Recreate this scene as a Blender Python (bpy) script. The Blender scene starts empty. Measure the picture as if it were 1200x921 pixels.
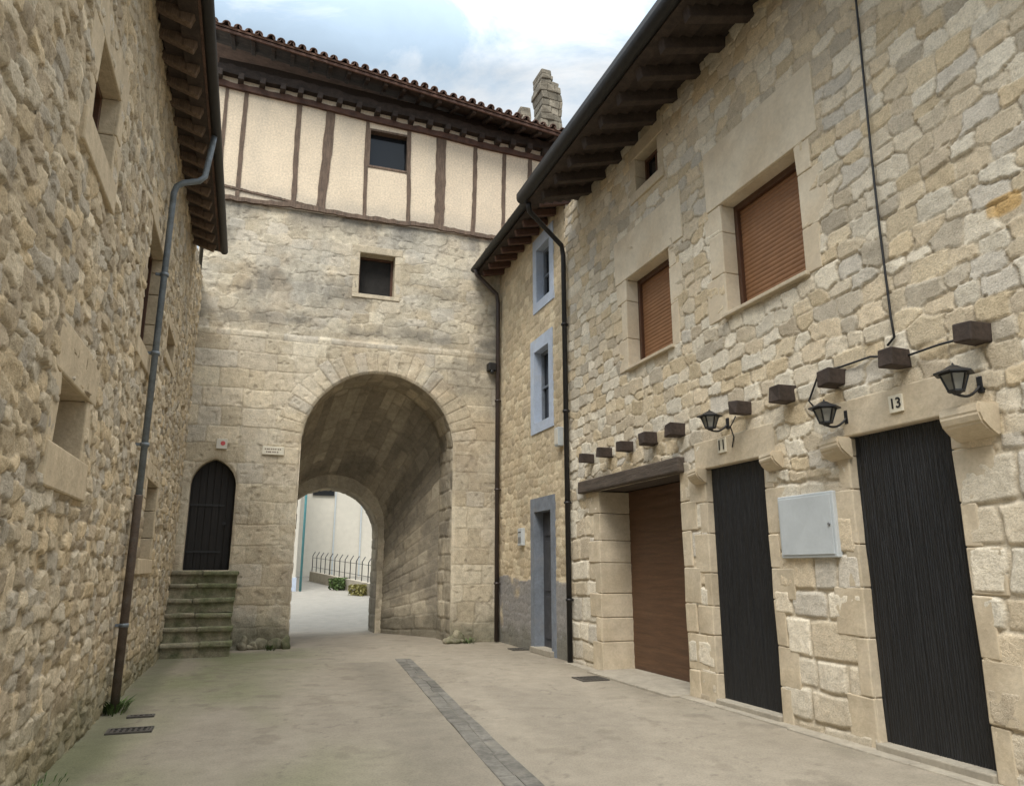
import bpy, bmesh, math, random
import numpy as np
from mathutils import Vector, Matrix
random.seed(7)
scene = bpy.context.scene
C = scene.collection
PI = math.pi
EYE = 1.5; F = 867.0
TH = math.radians(13.36); PS = math.radians(19.3)
cT, sT, cP, sP = math.cos(TH), math.sin(TH), math.cos(PS), math.sin(PS)
XR, XL, D = 5.2, -1.32, 15.7

def ray(px, py):
    u = (px-600)/F; v = (460.5-py)/F
    a = cT - v*sT; z = sT + v*cT
    return (a*sP+u*cP, a*cP-u*sP, z)
def onX(px, py, X=XR):
    r = ray(px, py); t = X/r[0]; return Vector((X, r[1]*t, EYE+r[2]*t))
def onY(px, py, Y=D):
    r = ray(px, py); t = Y/r[1]; return Vector((r[0]*t, Y, EYE+r[2]*t))
def onZ(px, py, Z=0.0):
    r = ray(px, py); t = (Z-EYE)/r[2]; return Vector((r[0]*t, r[1]*t, Z))
def rect(poly, plane):
    if plane == 'R': P = [onX(*p, XR) for p in poly]; U = [p.y for p in P]
    elif plane == 'L': P = [onX(*p, XL) for p in poly]; U = [p.y for p in P]
    else: P = [onY(*p, D) for p in poly]; U = [p.x for p in P]
    a = (U[0]+U[3])/2; b = (U[1]+U[2])/2
    vt = (P[0].z+P[1].z)/2; vb = (P[2].z+P[3].z)/2
    return (min(a, b), max(a, b), vb, vt)

# ------------------------------------------------------------------ noise
def h2(ix, iy, s):
    n = (ix.astype(np.int64)*374761393 + iy.astype(np.int64)*668265263 + int(s)*974634777) & 0xffffffff
    n = ((n ^ (n >> 13))*1274126177) & 0xffffffff
    n = ((n ^ (n >> 15))*2246822519) & 0xffffffff
    n = n ^ (n >> 16)
    return (n & 0xffffff)/float(0x1000000)
def vn(x, y, s):
    ix = np.floor(x); iy = np.floor(y); fx = x-ix; fy = y-iy
    fx = fx*fx*(3-2*fx); fy = fy*fy*(3-2*fy)
    a = h2(ix, iy, s); b = h2(ix+1, iy, s); c = h2(ix, iy+1, s); d = h2(ix+1, iy+1, s)
    return (a*(1-fx)+b*fx)*(1-fy)+(c*(1-fx)+d*fx)*fy
def fbm(x, y, s, o=4):
    r = np.zeros_like(x); a = .5; t = 0
    for k in range(o):
        r += a*vn(x*2**k+k*7.3, y*2**k-k*3.1, s+k); t += a; a *= .5
    return r/t
def sst(x, a, b):
    t = np.clip((x-a)/(b-a), 0, 1); return t*t*(3-2*t)

def rubble(u, v, cw, ch, jit, p, s, wt=.28, wp=1.0):
    u = u + .24*cw*(fbm(u*5, v*5, s+50, 3)-.5)*1.4*wp
    v = v + .36*ch*(fbm(u*4, v*5, s+60, 3)-.5)*1.4*wp
    gx = u/cw; gy = v/ch
    j0 = np.floor(gy)
    F1 = np.full(u.shape, 9.); F2 = np.full(u.shape, 9.); idh = np.zeros(u.shape); dxx = np.zeros(u.shape); dyy = np.zeros(u.shape)
    for dj in (-2, -1, 0, 1, 2):
        j = j0+dj
        off = .5*(np.mod(j, 2))+.6*h2(j, j*0, s+9)
        i0 = np.floor(gx-off)
        for di in (-2, -1, 0, 1, 2):
            i = i0+di
            sx = i+off+.5+jit*(h2(i, j, s)-.5); sy = j+.5+jit*.9*(h2(i, j, s+1)-.5)
            dx = gx-sx; dy = gy-sy
            d = (np.abs(dx)**p+np.abs(dy)**p)**(1/p) - wt*h2(i, j, s+2)
            idn = h2(i, j, s+3)
            m = d < F1
            F2 = np.where(m, F1, np.minimum(F2, d))
            F1 = np.where(m, d, F1); idh = np.where(m, idn, idh)
            dxx = np.where(m, dx, dxx); dyy = np.where(m, dy, dyy)
    return F2-F1, idh, dxx, dyy

def coursed(u, v, hmin, hmax, wmin, wmax, s, v0=-.3, v1=14, warp=.02):
    rnd = random.Random(s)
    uu = u+warp*(fbm(u*3, v*3, s+5, 3)-.5)*2.5; vv = v+warp*(fbm(u*2, v*2.5, s+8, 3)-.5)*3
    hs = [v0]
    while hs[-1] < v1: hs.append(hs[-1]+rnd.uniform(hmin, hmax))
    hs = np.array(hs); k = np.clip(np.searchsorted(hs, vv)-1, 0, len(hs)-2)
    e = np.minimum(vv-hs[k], hs[k+1]-vv)
    dy = (vv-hs[k])/(hs[k+1]-hs[k])-.5
    idh = np.zeros(u.shape); eu = np.zeros(u.shape); dx = np.zeros(u.shape)
    umin, umax = uu.min()-1, uu.max()+1
    for r in range(len(hs)-1):
        m = k == r
        js = [umin-rnd.random()]
        while js[-1] < umax: js.append(js[-1]+rnd.uniform(wmin, wmax)*(1 if rnd.random() < .8 else .55))
        if not m.any(): continue
        js = np.array(js); q = np.clip(np.searchsorted(js, uu[m])-1, 0, len(js)-2)
        eu[m] = np.minimum(uu[m]-js[q], js[q+1]-uu[m])
        dx[m] = (uu[m]-js[q])/(js[q+1]-js[q])-.5
        idh[m] = h2(q.astype(float), np.full(q.shape, float(r)), s)
    e = np.minimum(e, eu) - .25*np.exp(-(e+eu)/.05)*.05
    return np.maximum(e, 0), idh, dx, dy

def pick(idh, cols, jit=.3):
    cols = np.array(cols); n = len(cols)
    k = np.clip((idh*n).astype(int), 0, n-1)
    b = 1-jit/2+jit*np.mod(idh*97.31, 1)
    return cols[k]*b[..., None]
def mixc(a, b, t): return a*(1-t[..., None])+np.array(b)*t[..., None]

def hole_sdf(h, u, v):
    k = h[0]
    if k == 'rect':
        _, u0, u1, v0, v1 = h
        return np.maximum(np.maximum(u0-u, u-u1), np.maximum(v0-v, v-v1))
    if k == 'arch':
        _, uc, r, v0, vs = h
        return np.where(v > vs, np.hypot(u-uc, v-vs)-r, np.maximum(np.abs(u-uc)-r, v0-v))
    if k == 'point':
        _, uc, w, v0, vs, R = h
        c = R-w
        return np.where(v > vs, np.maximum(np.hypot(u-(uc+c), v-vs)-R, np.hypot(u-(uc-c), v-vs)-R), np.maximum(np.abs(u-uc)-w, v0-v))

# ------------------------------------------------------------------ object helpers
def wloc(o):
    v = Vector((0, 0, 0))
    while o is not None: v = v+Vector(o.location); o = o.parent
    return v
def link(name, me, m, parent=None, base=False):
    n = len(me.vertices); co = np.empty(n*3); me.vertices.foreach_get('co', co); co = co.reshape(-1, 3)
    lo, hi = co.min(0), co.max(0); c = Vector(((lo+hi)/2).tolist())
    if parent is None or base: c.z = float(lo[2])
    me.transform(Matrix.Translation(-c))
    if m: me.materials.append(m)
    o = bpy.data.objects.new(name, me); C.objects.link(o)
    if parent is not None: o.parent = parent; o.location = c-wloc(parent)
    else: o.location = c
    return o
def tag(o, label=None, cat=None, group=None, kind=None):
    if label: o['label'] = label
    if cat: o['category'] = cat
    if group: o['group'] = group
    if kind: o['kind'] = kind
    return o
def empty(name, loc, label, cat, group=None):
    o = bpy.data.objects.new(name, None); C.objects.link(o); o.location = loc; o.empty_display_size = .2
    return tag(o, label, cat, group)
def copy_tree(o, parent=None):
    c = o.copy(); C.objects.link(c); c.parent = parent
    for ch in [x for x in bpy.data.objects if x.parent == o]: copy_tree(ch, c)
    return c

def grid_wall(name, m, parent, us, vs, holes, func, place, fade=.03, flip=False):
    U, V = np.meshgrid(us, vs); nv, nu = U.shape
    sd = np.full(U.shape, 99.)
    for h in holes: sd = np.minimum(sd, hole_sdf(h, U, V))
    ins = sd < -1e-6
    idx = np.arange(nv*nu).reshape(nv, nu)
    q = np.stack([idx[:-1, :-1], idx[:-1, 1:], idx[1:, 1:], idx[1:, :-1]], -1).reshape(-1, 4)
    insf = ins.ravel(); keep = ~(insf[q].all(1)); q = q[keep]
    used = np.zeros(nv*nu, bool); used[q.ravel()] = True
    for h in holes:
        for _ in range(3):
            s0 = hole_sdf(h, U, V); e = 1e-4
            gx = (hole_sdf(h, U+e, V)-s0)/e; gy = (hole_sdf(h, U, V+e)-s0)/e
            mm = (s0 < 0) & used.reshape(U.shape)
            U = np.where(mm, U-s0*gx, U); V = np.where(mm, V-s0*gy, V)
    sd = np.full(U.shape, 99.)
    for h in holes: sd = np.minimum(sd, hole_sdf(h, U, V))
    H, col = func(U, V)
    H = H*np.clip(sd/fade, 0, 1)
    X, Y, Z = place(U, V, H)
    P = np.stack([X, Y, Z], -1).reshape(-1, 3)
    remap = -np.ones(nv*nu, int); remap[used] = np.arange(used.sum())
    P = P[used]; q = remap[q]; col = col.reshape(-1, 3)[used]
    if flip: q = q[:, ::-1]
    me = bpy.data.meshes.new(name)
    me.vertices.add(len(P)); me.vertices.foreach_set('co', P.astype(np.float32).ravel())
    me.loops.add(q.size); me.loops.foreach_set('vertex_index', q.astype(np.int32).ravel())
    me.polygons.add(len(q)); me.polygons.foreach_set('loop_start', (np.arange(len(q))*4).astype(np.int32))
    try: me.polygons.foreach_set('loop_total', np.full(len(q), 4, np.int32))
    except Exception: pass
    me.polygons.foreach_set('use_smooth', np.ones(len(q), bool))
    me.update(calc_edges=True)
    at = me.attributes.new('Col', 'FLOAT_COLOR', 'POINT')
    c4 = np.ones((len(P), 4), np.float32); c4[:, :3] = np.clip(col, 0.004, .9); at.data.foreach_set('color', c4.ravel())
    me.validate()
    return link(name, me, m, parent)

class MB:
    def __init__(s): s.bm = bmesh.new()
    def _cube(s, M, bev):
        r = bmesh.ops.create_cube(s.bm, size=1, matrix=M)
        if bev > 0:
            es = list({e for v in r['verts'] for e in v.link_edges})
            bmesh.ops.bevel(s.bm, geom=es, offset=bev, segments=2, profile=.5, affect='EDGES')
    def box(s, x0, x1, y0, y1, z0, z1, bev=0.0, rot=0):
        c = Vector(((x0+x1)/2, (y0+y1)/2, (z0+z1)/2))
        M = Matrix.Translation(c) @ Matrix.Rotation(rot, 4, 'Z') @ Matrix.Diagonal((abs(x1-x0), abs(y1-y0), abs(z1-z0), 1))
        s._cube(M, bev); return s
    def bar(s, p, q, w, h, bev=0, up=(0, 0, 1)):
        p = Vector(p); q = Vector(q); d = q-p; L = d.length; x = d.normalized(); up = Vector(up)
        if abs(x.dot(up)) > .98: up = Vector((0, 1, 0))
        y = up.cross(x).normalized(); z = x.cross(y)
        R = Matrix((x, y, z)).transposed().to_4x4()
        s._cube(Matrix.Translation((p+q)/2) @ R @ Matrix.Diagonal((L, w, h, 1)), bev); return s
    def tube(s, pts, r, seg=10, cap=True):
        pts = [Vector(p) for p in pts]; rings = []; rs = r if isinstance(r, (list, tuple)) else [r]*len(pts)
        up = None
        for i, p in enumerate(pts):
            t = (pts[min(i+1, len(pts)-1)]-pts[max(i-1, 0)]).normalized()
            if up is None:
                up = Vector((0, 0, 1)) if abs(t.z) < .9 else Vector((1, 0, 0))
            a = (up-t*up.dot(t)).normalized(); b = t.cross(a); up = a
            rings.append([s.bm.verts.new(p+(a*math.cos(2*PI*k/seg)+b*math.sin(2*PI*k/seg))*rs[i]) for k in range(seg)])
        for A, B in zip(rings, rings[1:]):
            for k in range(seg):
                f = s.bm.faces.new((A[k], A[(k+1) % seg], B[(k+1) % seg], B[k])); f.smooth = True
        if cap: s.bm.faces.new(rings[0][::-1]); s.bm.faces.new(rings[-1])
        return s
    def loft(s, rings, cap=True, smooth=False):
        R = [[s.bm.verts.new(p) for p in r] for r in rings]
        n = len(R[0])
        for A, B in zip(R, R[1:]):
            for k in range(n):
                f = s.bm.faces.new((A[k], A[(k+1) % n], B[(k+1) % n], B[k])); f.smooth = smooth
        if cap: s.bm.faces.new(R[0][::-1]); s.bm.faces.new(R[-1])
        return s
    def face(s, pts): s.bm.faces.new([s.bm.verts.new(p) for p in pts]); return s
    def strip(s, A, B, smooth=True):
        a = [s.bm.verts.new(p) for p in A]; b = [s.bm.verts.new(p) for p in B]
        for i in range(len(a)-1):
            f = s.bm.faces.new((a[i], a[i+1], b[i+1], b[i])); f.smooth = smooth
        return s
    def jitter(s, a, sc=3.0):
        for v in s.bm.verts:
            c = v.co
            v.co = c+Vector((math.sin(c.y*7.1*sc+c.z*5.3*sc), math.sin(c.x*6.3*sc+c.z*4.7*sc+1), math.sin(c.x*5.9*sc+c.y*6.7*sc+2)))*a
        return s
    def build(s, name, m, parent=None, recalc=True, base=False):
        if recalc: bmesh.ops.recalc_face_normals(s.bm, faces=s.bm.faces[:])
        me = bpy.data.meshes.new(name); s.bm.to_mesh(me); s.bm.free()
        return link(name, me, m, parent, base)

def mR(u, n, v): return (XR-n, u, v)
def mL(u, n, v): return (XL+n, u, v)
def mG(u, n, v): return (u, D-n, v)
def wbox(mb, m, u0, u1, n0, n1, v0, v1, bev=0):
    a = m(u0, n0, v0); b = m(u1, n1, v1)
    return mb.box(min(a[0], b[0]), max(a[0], b[0]), min(a[1], b[1]), max(a[1], b[1]), min(a[2], b[2]), max(a[2], b[2]), bev)

# ------------------------------------------------------------------ materials
def nodes(name):
    m = bpy.data.materials.new(name); m.use_nodes = True; nt = m.node_tree
    return m, nt, nt.nodes['Principled BSDF']
def noise(nt, vec, scale, detail=6, rough=.55, dist=0):
    n = nt.nodes.new('ShaderNodeTexNoise'); n.inputs['Scale'].default_value = scale; n.inputs['Detail'].default_value = detail
    n.inputs['Roughness'].default_value = rough; n.inputs['Distortion'].default_value = dist
    nt.links.new(vec, n.inputs['Vector']); return n.outputs['Fac']
def mrange(nt, x, a, b, c, d):
    n = nt.nodes.new('ShaderNodeMapRange'); nt.links.new(x, n.inputs[0])
    for i, v in zip((1, 2, 3, 4), (a, b, c, d)): n.inputs[i].default_value = v
    return n.outputs[0]
def math2(nt, op, a, b):
    n = nt.nodes.new('ShaderNodeMath'); n.operation = op
    for i, x in enumerate((a, b)):
        if hasattr(x, 'links') or hasattr(x, 'is_linked'): nt.links.new(x, n.inputs[i])
        else: n.inputs[i].default_value = x
    return n.outputs[0]
def mixn(nt, a, b, f, mode='MIX'):
    n = nt.nodes.new('ShaderNodeMix'); n.data_type = 'RGBA'; n.blend_type = mode
    for k, x in ((0, f), (6, a), (7, b)):
        if isinstance(x, (tuple, list)): n.inputs[k].default_value = (*x[:3], 1)
        elif isinstance(x, (int, float)): n.inputs[k].default_value = x
        else: nt.links.new(x, n.inputs[k])
    return n.outputs[2]
def scalecol(nt, col, f):
    n = nt.nodes.new('ShaderNodeVectorMath'); n.operation = 'SCALE'
    if isinstance(col, (tuple, list)): n.inputs[0].default_value = col[:3]
    else: nt.links.new(col, n.inputs[0])
    nt.links.new(f, n.inputs[3]); return n.outputs[0]
def bump(nt, bs, h, dist, strength=1, prev=None):
    b = nt.nodes.new('ShaderNodeBump'); b.inputs['Distance'].default_value = dist; b.inputs['Strength'].default_value = strength
    nt.links.new(h, b.inputs['Height'])
    if prev: nt.links.new(prev, b.inputs['Normal'])
    nt.links.new(b.outputs[0], bs.inputs['Normal']); return b.outputs[0]

def stone_mat(name, s1=9, s2=60, bd=.02, var=(.72, 1.25), rough=.92, coarse=.03, gain=1.0, spots=.35):
    m, nt, bs = nodes(name)
    at = nt.nodes.new('ShaderNodeAttribute'); at.attribute_name = 'Col'
    tc = nt.nodes.new('ShaderNodeTexCoord').outputs['Object']
    n1 = noise(nt, tc, s1, 6, .66); n2 = noise(nt, tc, s2, 5, .7)
    f = math2(nt, 'MULTIPLY', mrange(nt, n1, .3, .7, var[0]*gain, var[1]*gain), mrange(nt, n2, .3, .7, .76, 1.22))
    c = scalecol(nt, at.outputs['Color'], f)
    c = mixn(nt, c, (.12, .10, .08), mrange(nt, n2, .60, .70, 0, spots))
    nt.links.new(c, bs.inputs['Base Color']); bs.inputs['Roughness'].default_value = rough
    bs.inputs['Specular IOR Level'].default_value = .2
    h = math2(nt, 'ADD', math2(nt, 'MULTIPLY', n1, coarse), math2(nt, 'MULTIPLY', n2, bd))
    bump(nt, bs, h, 1.0, 1)
    return m
def pm(name, col, rough=.7, sc=12, var=.25, bd=.004, metal=0, stretch=(1, 1, 1), col2=None, isl=0, spec=.4, dirt=None):
    m, nt, bs = nodes(name)
    tc = nt.nodes.new('ShaderNodeTexCoord').outputs['Object']
    mp = nt.nodes.new('ShaderNodeMapping'); mp.inputs['Scale'].default_value = stretch; nt.links.new(tc, mp.inputs[0]); v = mp.outputs[0]
    n1 = noise(nt, v, sc, 6, .6); n2 = noise(nt, v, sc*6, 4, .65)
    f = math2(nt, 'MULTIPLY', mrange(nt, n1, .3, .7, 1-var, 1+var), mrange(nt, n2, .3, .7, 1-var*.6, 1+var*.6))
    if isl:
        g = nt.nodes.new('ShaderNodeNewGeometry').outputs['Random Per Island']
        f = math2(nt, 'MULTIPLY', f, mrange(nt, g, 0, 1, 1-isl, 1+isl))
    c = col
    if col2 is not None:
        c = mixn(nt, col, col2, mrange(nt, noise(nt, tc, sc*.35, 6, .6), .42, .62, 0, 1))
    c = scalecol(nt, c, f)
    if dirt: c = mixn(nt, c, dirt, mrange(nt, noise(nt, tc, sc*.6, 8, .7), .52, .7, 0, .7))
    nt.links.new(c, bs.inputs['Base Color'])
    bs.inputs['Roughness'].default_value = rough; bs.inputs['Metallic'].default_value = metal; bs.inputs['Specular IOR Level'].default_value = spec
    h = math2(nt, 'ADD', n1, math2(nt, 'MULTIPLY', n2, .4))
    bump(nt, bs, h, bd, 1)
    return m

M_left = stone_mat('tan_rubble', 11, 55, .012, (.80, 1.20), coarse=.012)
M_right = stone_mat('cream_rubble', 10, 60, .008, (.86, 1.14), coarse=.010)
M_gate = stone_mat('weathered_ashlar', 8, 50, .010, (.80, 1.20), coarse=.012, spots=.25)
M_road = stone_mat('worn_concrete_road', 3, 70, .003, (.90, 1.08), .85, coarse=.005)
M_plas = stone_mat('cream_plaster', 2, 25, .001, (.95, 1.05), coarse=.004, spots=.05)
M_dress = pm('dressed_sandstone', (.54, .46, .34), .9, 5, .14, .008, isl=.08, spec=.2, col2=(.49, .41, .29), dirt=(.40, .33, .24))
M_slablt = pm('pale_stone_slab', (.64, .56, .43), .9, 4, .10, .006, isl=.05, spec=.2, col2=(.58, .49, .36), dirt=(.50, .42, .31))
M_dressG = pm('dressed_gate_stone', (.48, .41, .30), .9, 6, .2, .012, isl=.12, spec=.2, dirt=(.26, .22, .17))
M_dressL = pm('dressed_brown_stone', (.49, .40, .275), .9, 6, .16, .010, isl=.10, spec=.2, dirt=(.34, .27, .18))
M_turret = pm('grey_ruin_stone', (.20, .175, .135), .9, 5, .35, .02, isl=.25, spec=.2, dirt=(.09, .085, .07))
M_step = pm('mossy_step_stone', (.25, .22, .155), .9, 6, .35, .015, isl=.25, spec=.2, col2=(.14, .145, .08), dirt=(.07, .075, .045))
M_oldwood = pm('dark_old_wood', (.045, .032, .025), .75, 7, .4, .006, isl=.25)
M_redbeam = pm('reddish_old_beam', (.10, .052, .036), .75, 7, .4, .006, isl=.25, dirt=(.05, .03, .022))
M_post = pm('weathered_timber', (.145, .10, .07), .8, 9, .45, .010, stretch=(3, 3, .4), isl=.25, dirt=(.06, .045, .035))
M_beam = pm('grey_oak_lintel', (.08, .062, .048), .8, 7, .4, .01, stretch=(3, .4, 3))
M_black = pm('black_painted_planks', (.009, .010, .012), .30, 8, .4, .010, stretch=(4, 4, .35), spec=.6)
M_pdoor = pm('near_black_wood', (.012, .010, .009), .6, 8, .4, .008, stretch=(4, 4, .4))
M_iron = pm('black_iron', (.013, .013, .014), .45, 20, .3, .001, spec=.5)
M_gutter = pm('black_gutter_metal', (.016, .015, .015), .5, 10, .3, .001, spec=.4)
M_bpipe = pm('brown_pipe_metal', (.045, .032, .028), .4, 10, .3, .001, spec=.5)
M_rust = pm('rusty_brown_pipe', (.12, .09, .07), .65, 9, .3, .002, dirt=(.15, .15, .145))
M_gpipe = pm('blue_grey_zinc_pipe', (.17, .195, .215), .5, 9, .25, .002, metal=.1, dirt=(.11, .115, .11))
M_shut = pm('brown_roller_shutter', (.25, .125, .06), .5, 6, .12, .001, spec=.3)
M_wframe = pm('dark_brown_frame', (.085, .040, .022), .45, 12, .2, .001)
M_garage = pm('brown_wood_garage_door', (.100, .052, .028), .5, 6, .25, .003, stretch=(1, .3, 4))
M_glass, nt_, b_ = nodes('dark_window_glass'); b_.inputs['Base Color'].default_value = (.012, .014, .017, 1); b_.inputs['Roughness'].default_value = .12
M_dark = pm('shadowy_interior', (.02, .018, .016), .9, 5, .3, .002)
M_tile = pm('clay_roof_tile', (.17, .105, .08), .85, 5, .35, .006, isl=.4, dirt=(.07, .05, .04))
M_blue = pm('pale_blue_grey_paint', (.44, .50, .60), .8, 6, .10, .003, dirt=(.48, .50, .53))
M_bluedk = pm('slate_grey_paint', (.17, .19, .22), .8, 5, .2, .004, dirt=(.22, .22, .225))
M_doorgrey = pm('dark_grey_door', (.05, .05, .055), .5, 8, .3, .002)
M_meter = pm('pale_grey_metal', (.46, .49, .50), .45, 6, .06, .0005)
M_white = pm('cream_white_render', (.56, .525, .45), .85, 3, .06, .002)
M_cream = pm('cream_enamel', (.64, .59, .47), .45, 20, .08, .0005)
M_red = pm('red_enamel', (.5, .08, .08), .5, 20, .1, .0005)
M_conc = pm('worn_concrete_edge', (.32, .285, .225), .9, 4, .18, .006, dirt=(.24, .21, .165))
M_slab = pm('grey_drain_slab', (.145, .135, .115), .85, 5, .4, .008, isl=.2, dirt=(.21, .19, .15))
M_grate = pm('cast_iron_grate', (.07, .062, .052), .6, 20, .3, .002)
M_teal = pm('teal_pipe', (.08, .24, .26), .5, 8, .1, .001)
M_leaf = pm('green_leaves', (.07, .11, .03), .7, 8, .5, .001, isl=.5)
M_flower = pm('dull_yellow_leaves', (.19, .17, .05), .7, 8, .3, .001, isl=.4)
M_lampglass, nt_, b_ = nodes('frosted_lamp_glass'); b_.inputs['Base Color'].default_value = (.35, .35, .32, 1); b_.inputs['Roughness'].default_value = .25; b_.inputs['Transmission Weight'].default_value = .5
M_steel = pm('grey_steel', (.25, .26, .27), .4, 8, .1, .001, metal=.6)

# ------------------------------------------------------------------ ground
def gz(y): return np.where(y < 19.8, 0, np.minimum((y-19.8)*.045, 1.7))
def gzf(y): return 0. if y < 19.8 else min((y-19.8)*.045, 1.7)
def flat_place(off):
    return lambda u, v, d: (u, v, gz(v)+off+d)
def gfunc(u, v):
    return np.zeros(u.shape), mixc(np.full(u.shape+(3,), .2), (.16, .15, .10), fbm(u*.1, v*.1, 3))
usg = np.concatenate([np.linspace(-300, -20, 8), np.linspace(-15, 25, 9), np.linspace(40, 300, 8)])
vsg = np.concatenate([np.linspace(-200, -10, 8), np.linspace(0, 19.8, 4), np.linspace(24, 70, 12), np.linspace(90, 500, 8)])
o = grid_wall('ground', M_road, None, usg, vsg, [], gfunc, flat_place(-.03)); tag(o, kind='structure')

def roadf(u, v):
    base = np.zeros(u.shape+(3,))+np.array((.265, .230, .178))
    big = fbm(u*.5, v*.18, 11, 3)
    base = mixc(base, (.32, .28, .22), sst(big, .42, .7)*.6)
    base = mixc(base, (.205, .178, .14), sst(fbm(u*.9+9, v*.25, 21, 4), .5, .75)*.45)
    moss = sst(-u+1.0*fbm(u*.8, v*.5, 5), -1.3, 1.1)*sst(fbm(u*.9, v*.35, 6, 4), .25, .62)
    base = mixc(base, (.165, .180, .085), moss*.62*(v < 15.2))
    ms2 = sst(1.6-np.abs(u-.3), 0, 1.2)*sst(v, 11.5, 14)*sst(fbm(u*1.2, v*1.1, 8, 3), .3, .6)
    base = mixc(base, (.16, .17, .085), ms2*.45*(v < 15.7))
    rm = sst(u, 4.2, 5.1)*sst(fbm(u*2, v*2, 16, 3), .35, .6)
    base = mixc(base, (.19, .17, .125), rm*.4*(v < 15.6))
    lw = sst(.35-np.abs(u-(-1.15)), 0, .3)*(v < 15)
    base = mixc(base, (.11, .115, .065), lw*.6)
    dk = np.exp(-((u-(1.75+.05*(v-8)))/.45)**2)*sst(fbm(u*2.2, v*.5, 26, 4), .3, .6)
    base = mixc(base, (.155, .138, .11), dk*.5*(v < 13))
    cr = np.abs(fbm(u*.9, v*.7, 31, 4)-.5)
    base = mixc(base, (.11, .095, .075), (1-sst(cr, .0, .005))*.45)
    pt = sst(fbm(u*3.3, v*2.7, 61, 3), .70, .75)
    base = mixc(base, (.17, .145, .11), pt*.4)
    base = mixc(base, (.23, .215, .185), sst(v, 18, 21))
    base *= (.90+.20*fbm(u*9, v*9, 8, 3))[..., None]
    return .012*fbm(u*.8, v*.8, 4, 3)-.006+.003*fbm(u*12, v*12, 14, 2), base
o = grid_wall('road', M_road, None, np.arange(-1.6, 5.6, .035), np.arange(-3, 15.72, .04), [], roadf, flat_place(0)); tag(o, kind='structure')
o = grid_wall('road', M_road, None, np.arange(-4, 11, .15), np.arange(15.7, 60, .15), [], roadf, flat_place(0)); tag(o, kind='structure')

A0 = onZ(472, 772); A1 = onZ(614, 921)
d = (A1-A0).normalized(); A2 = A1+d*5; nrm = Vector((-d.y, d.x, 0))
mb = MB(); L = (A2-A0).length; t = 0
while t < L:
    l = random.uniform(.35, .75)
    p = A0+d*t; q = A0+d*min(t+l-.004, L)
    a_ = random.uniform(-.03, .03)
    w1 = .13+a_; w2 = .27-w1
    zz = Vector((0, 0, random.uniform(-.003, .001)))
    mb.bar(p+nrm*(.135-w1/2)+zz, q+nrm*(.135-w1/2)+zz, w1-.004, .022, .005); mb.bar(p-nrm*(.135-w2/2)-zz*.5, q-nrm*(.135-w2/2)-zz*.5, w2-.004, .020, .005)
    t += l
mb.jitter(.005, 1.1)
o = mb.build('drain_channel', M_slab); tag(o, kind='structure')
mb = MB(); y = 1.0
while y < 11.7:
    l = random.uniform(.9, 1.5); mb.box(XR-.17+random.uniform(-.02, .02), XR+.05, y, min(y+l-.005, 11.8), -.05, .014+random.uniform(-.003, .003), .008); y += l
mb.jitter(.004, .7)
o = mb.build('pavement', M_conc); tag(o, kind='structure')

def grate(px, py, w, l, label):
    p = onZ(px, py)
    r = empty('drain_grate', p, label, 'drain')
    m1 = MB(); z0, z1 = .0, .020
    for a, b, c, dd in ((-w, w, -l, -l+.03), (-w, w, l-.03, l), (-w, -w+.03, -l+.03, l-.03), (w-.03, w, -l+.03, l-.03)):
        m1.box(p.x+a, p.x+b, p.y+c, p.y+dd, z0, z1, .003)
    m1.build('frame', M_grate, r)
    m2 = MB(); n = int(2*w/.05)
    for i in range(1, n): m2.box(p.x-w+i*2*w/n-.011, p.x-w+i*2*w/n+.011, p.y-l+.03, p.y+l-.03, z0, z1-.004)
    m2.box(p.x-w+.03, p.x+w-.03, p.y-.008, p.y+.008, z0, z1-.006)
    m2.build('bars', M_grate, r)
    m3 = MB(); m3.box(p.x-w+.01, p.x+w-.01, p.y-l+.01, p.y+l-.01, -.01, .010); m3.build('pit', M_dark, r)  # flat plate; the shade below the bars is its dark colour
grate(152, 857, .2, .12, 'rusty drain grate in mossy concrete nearest the left rubble wall')
grate(165, 840, .13, .06, 'narrow iron drain cover just behind the bigger left grate')
grate(692, 796, .2, .2, 'square iron drain grate on road in front of brown garage door')
grate(608, 761, .17, .17, 'small iron drain grate near blue trimmed house door')

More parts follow.
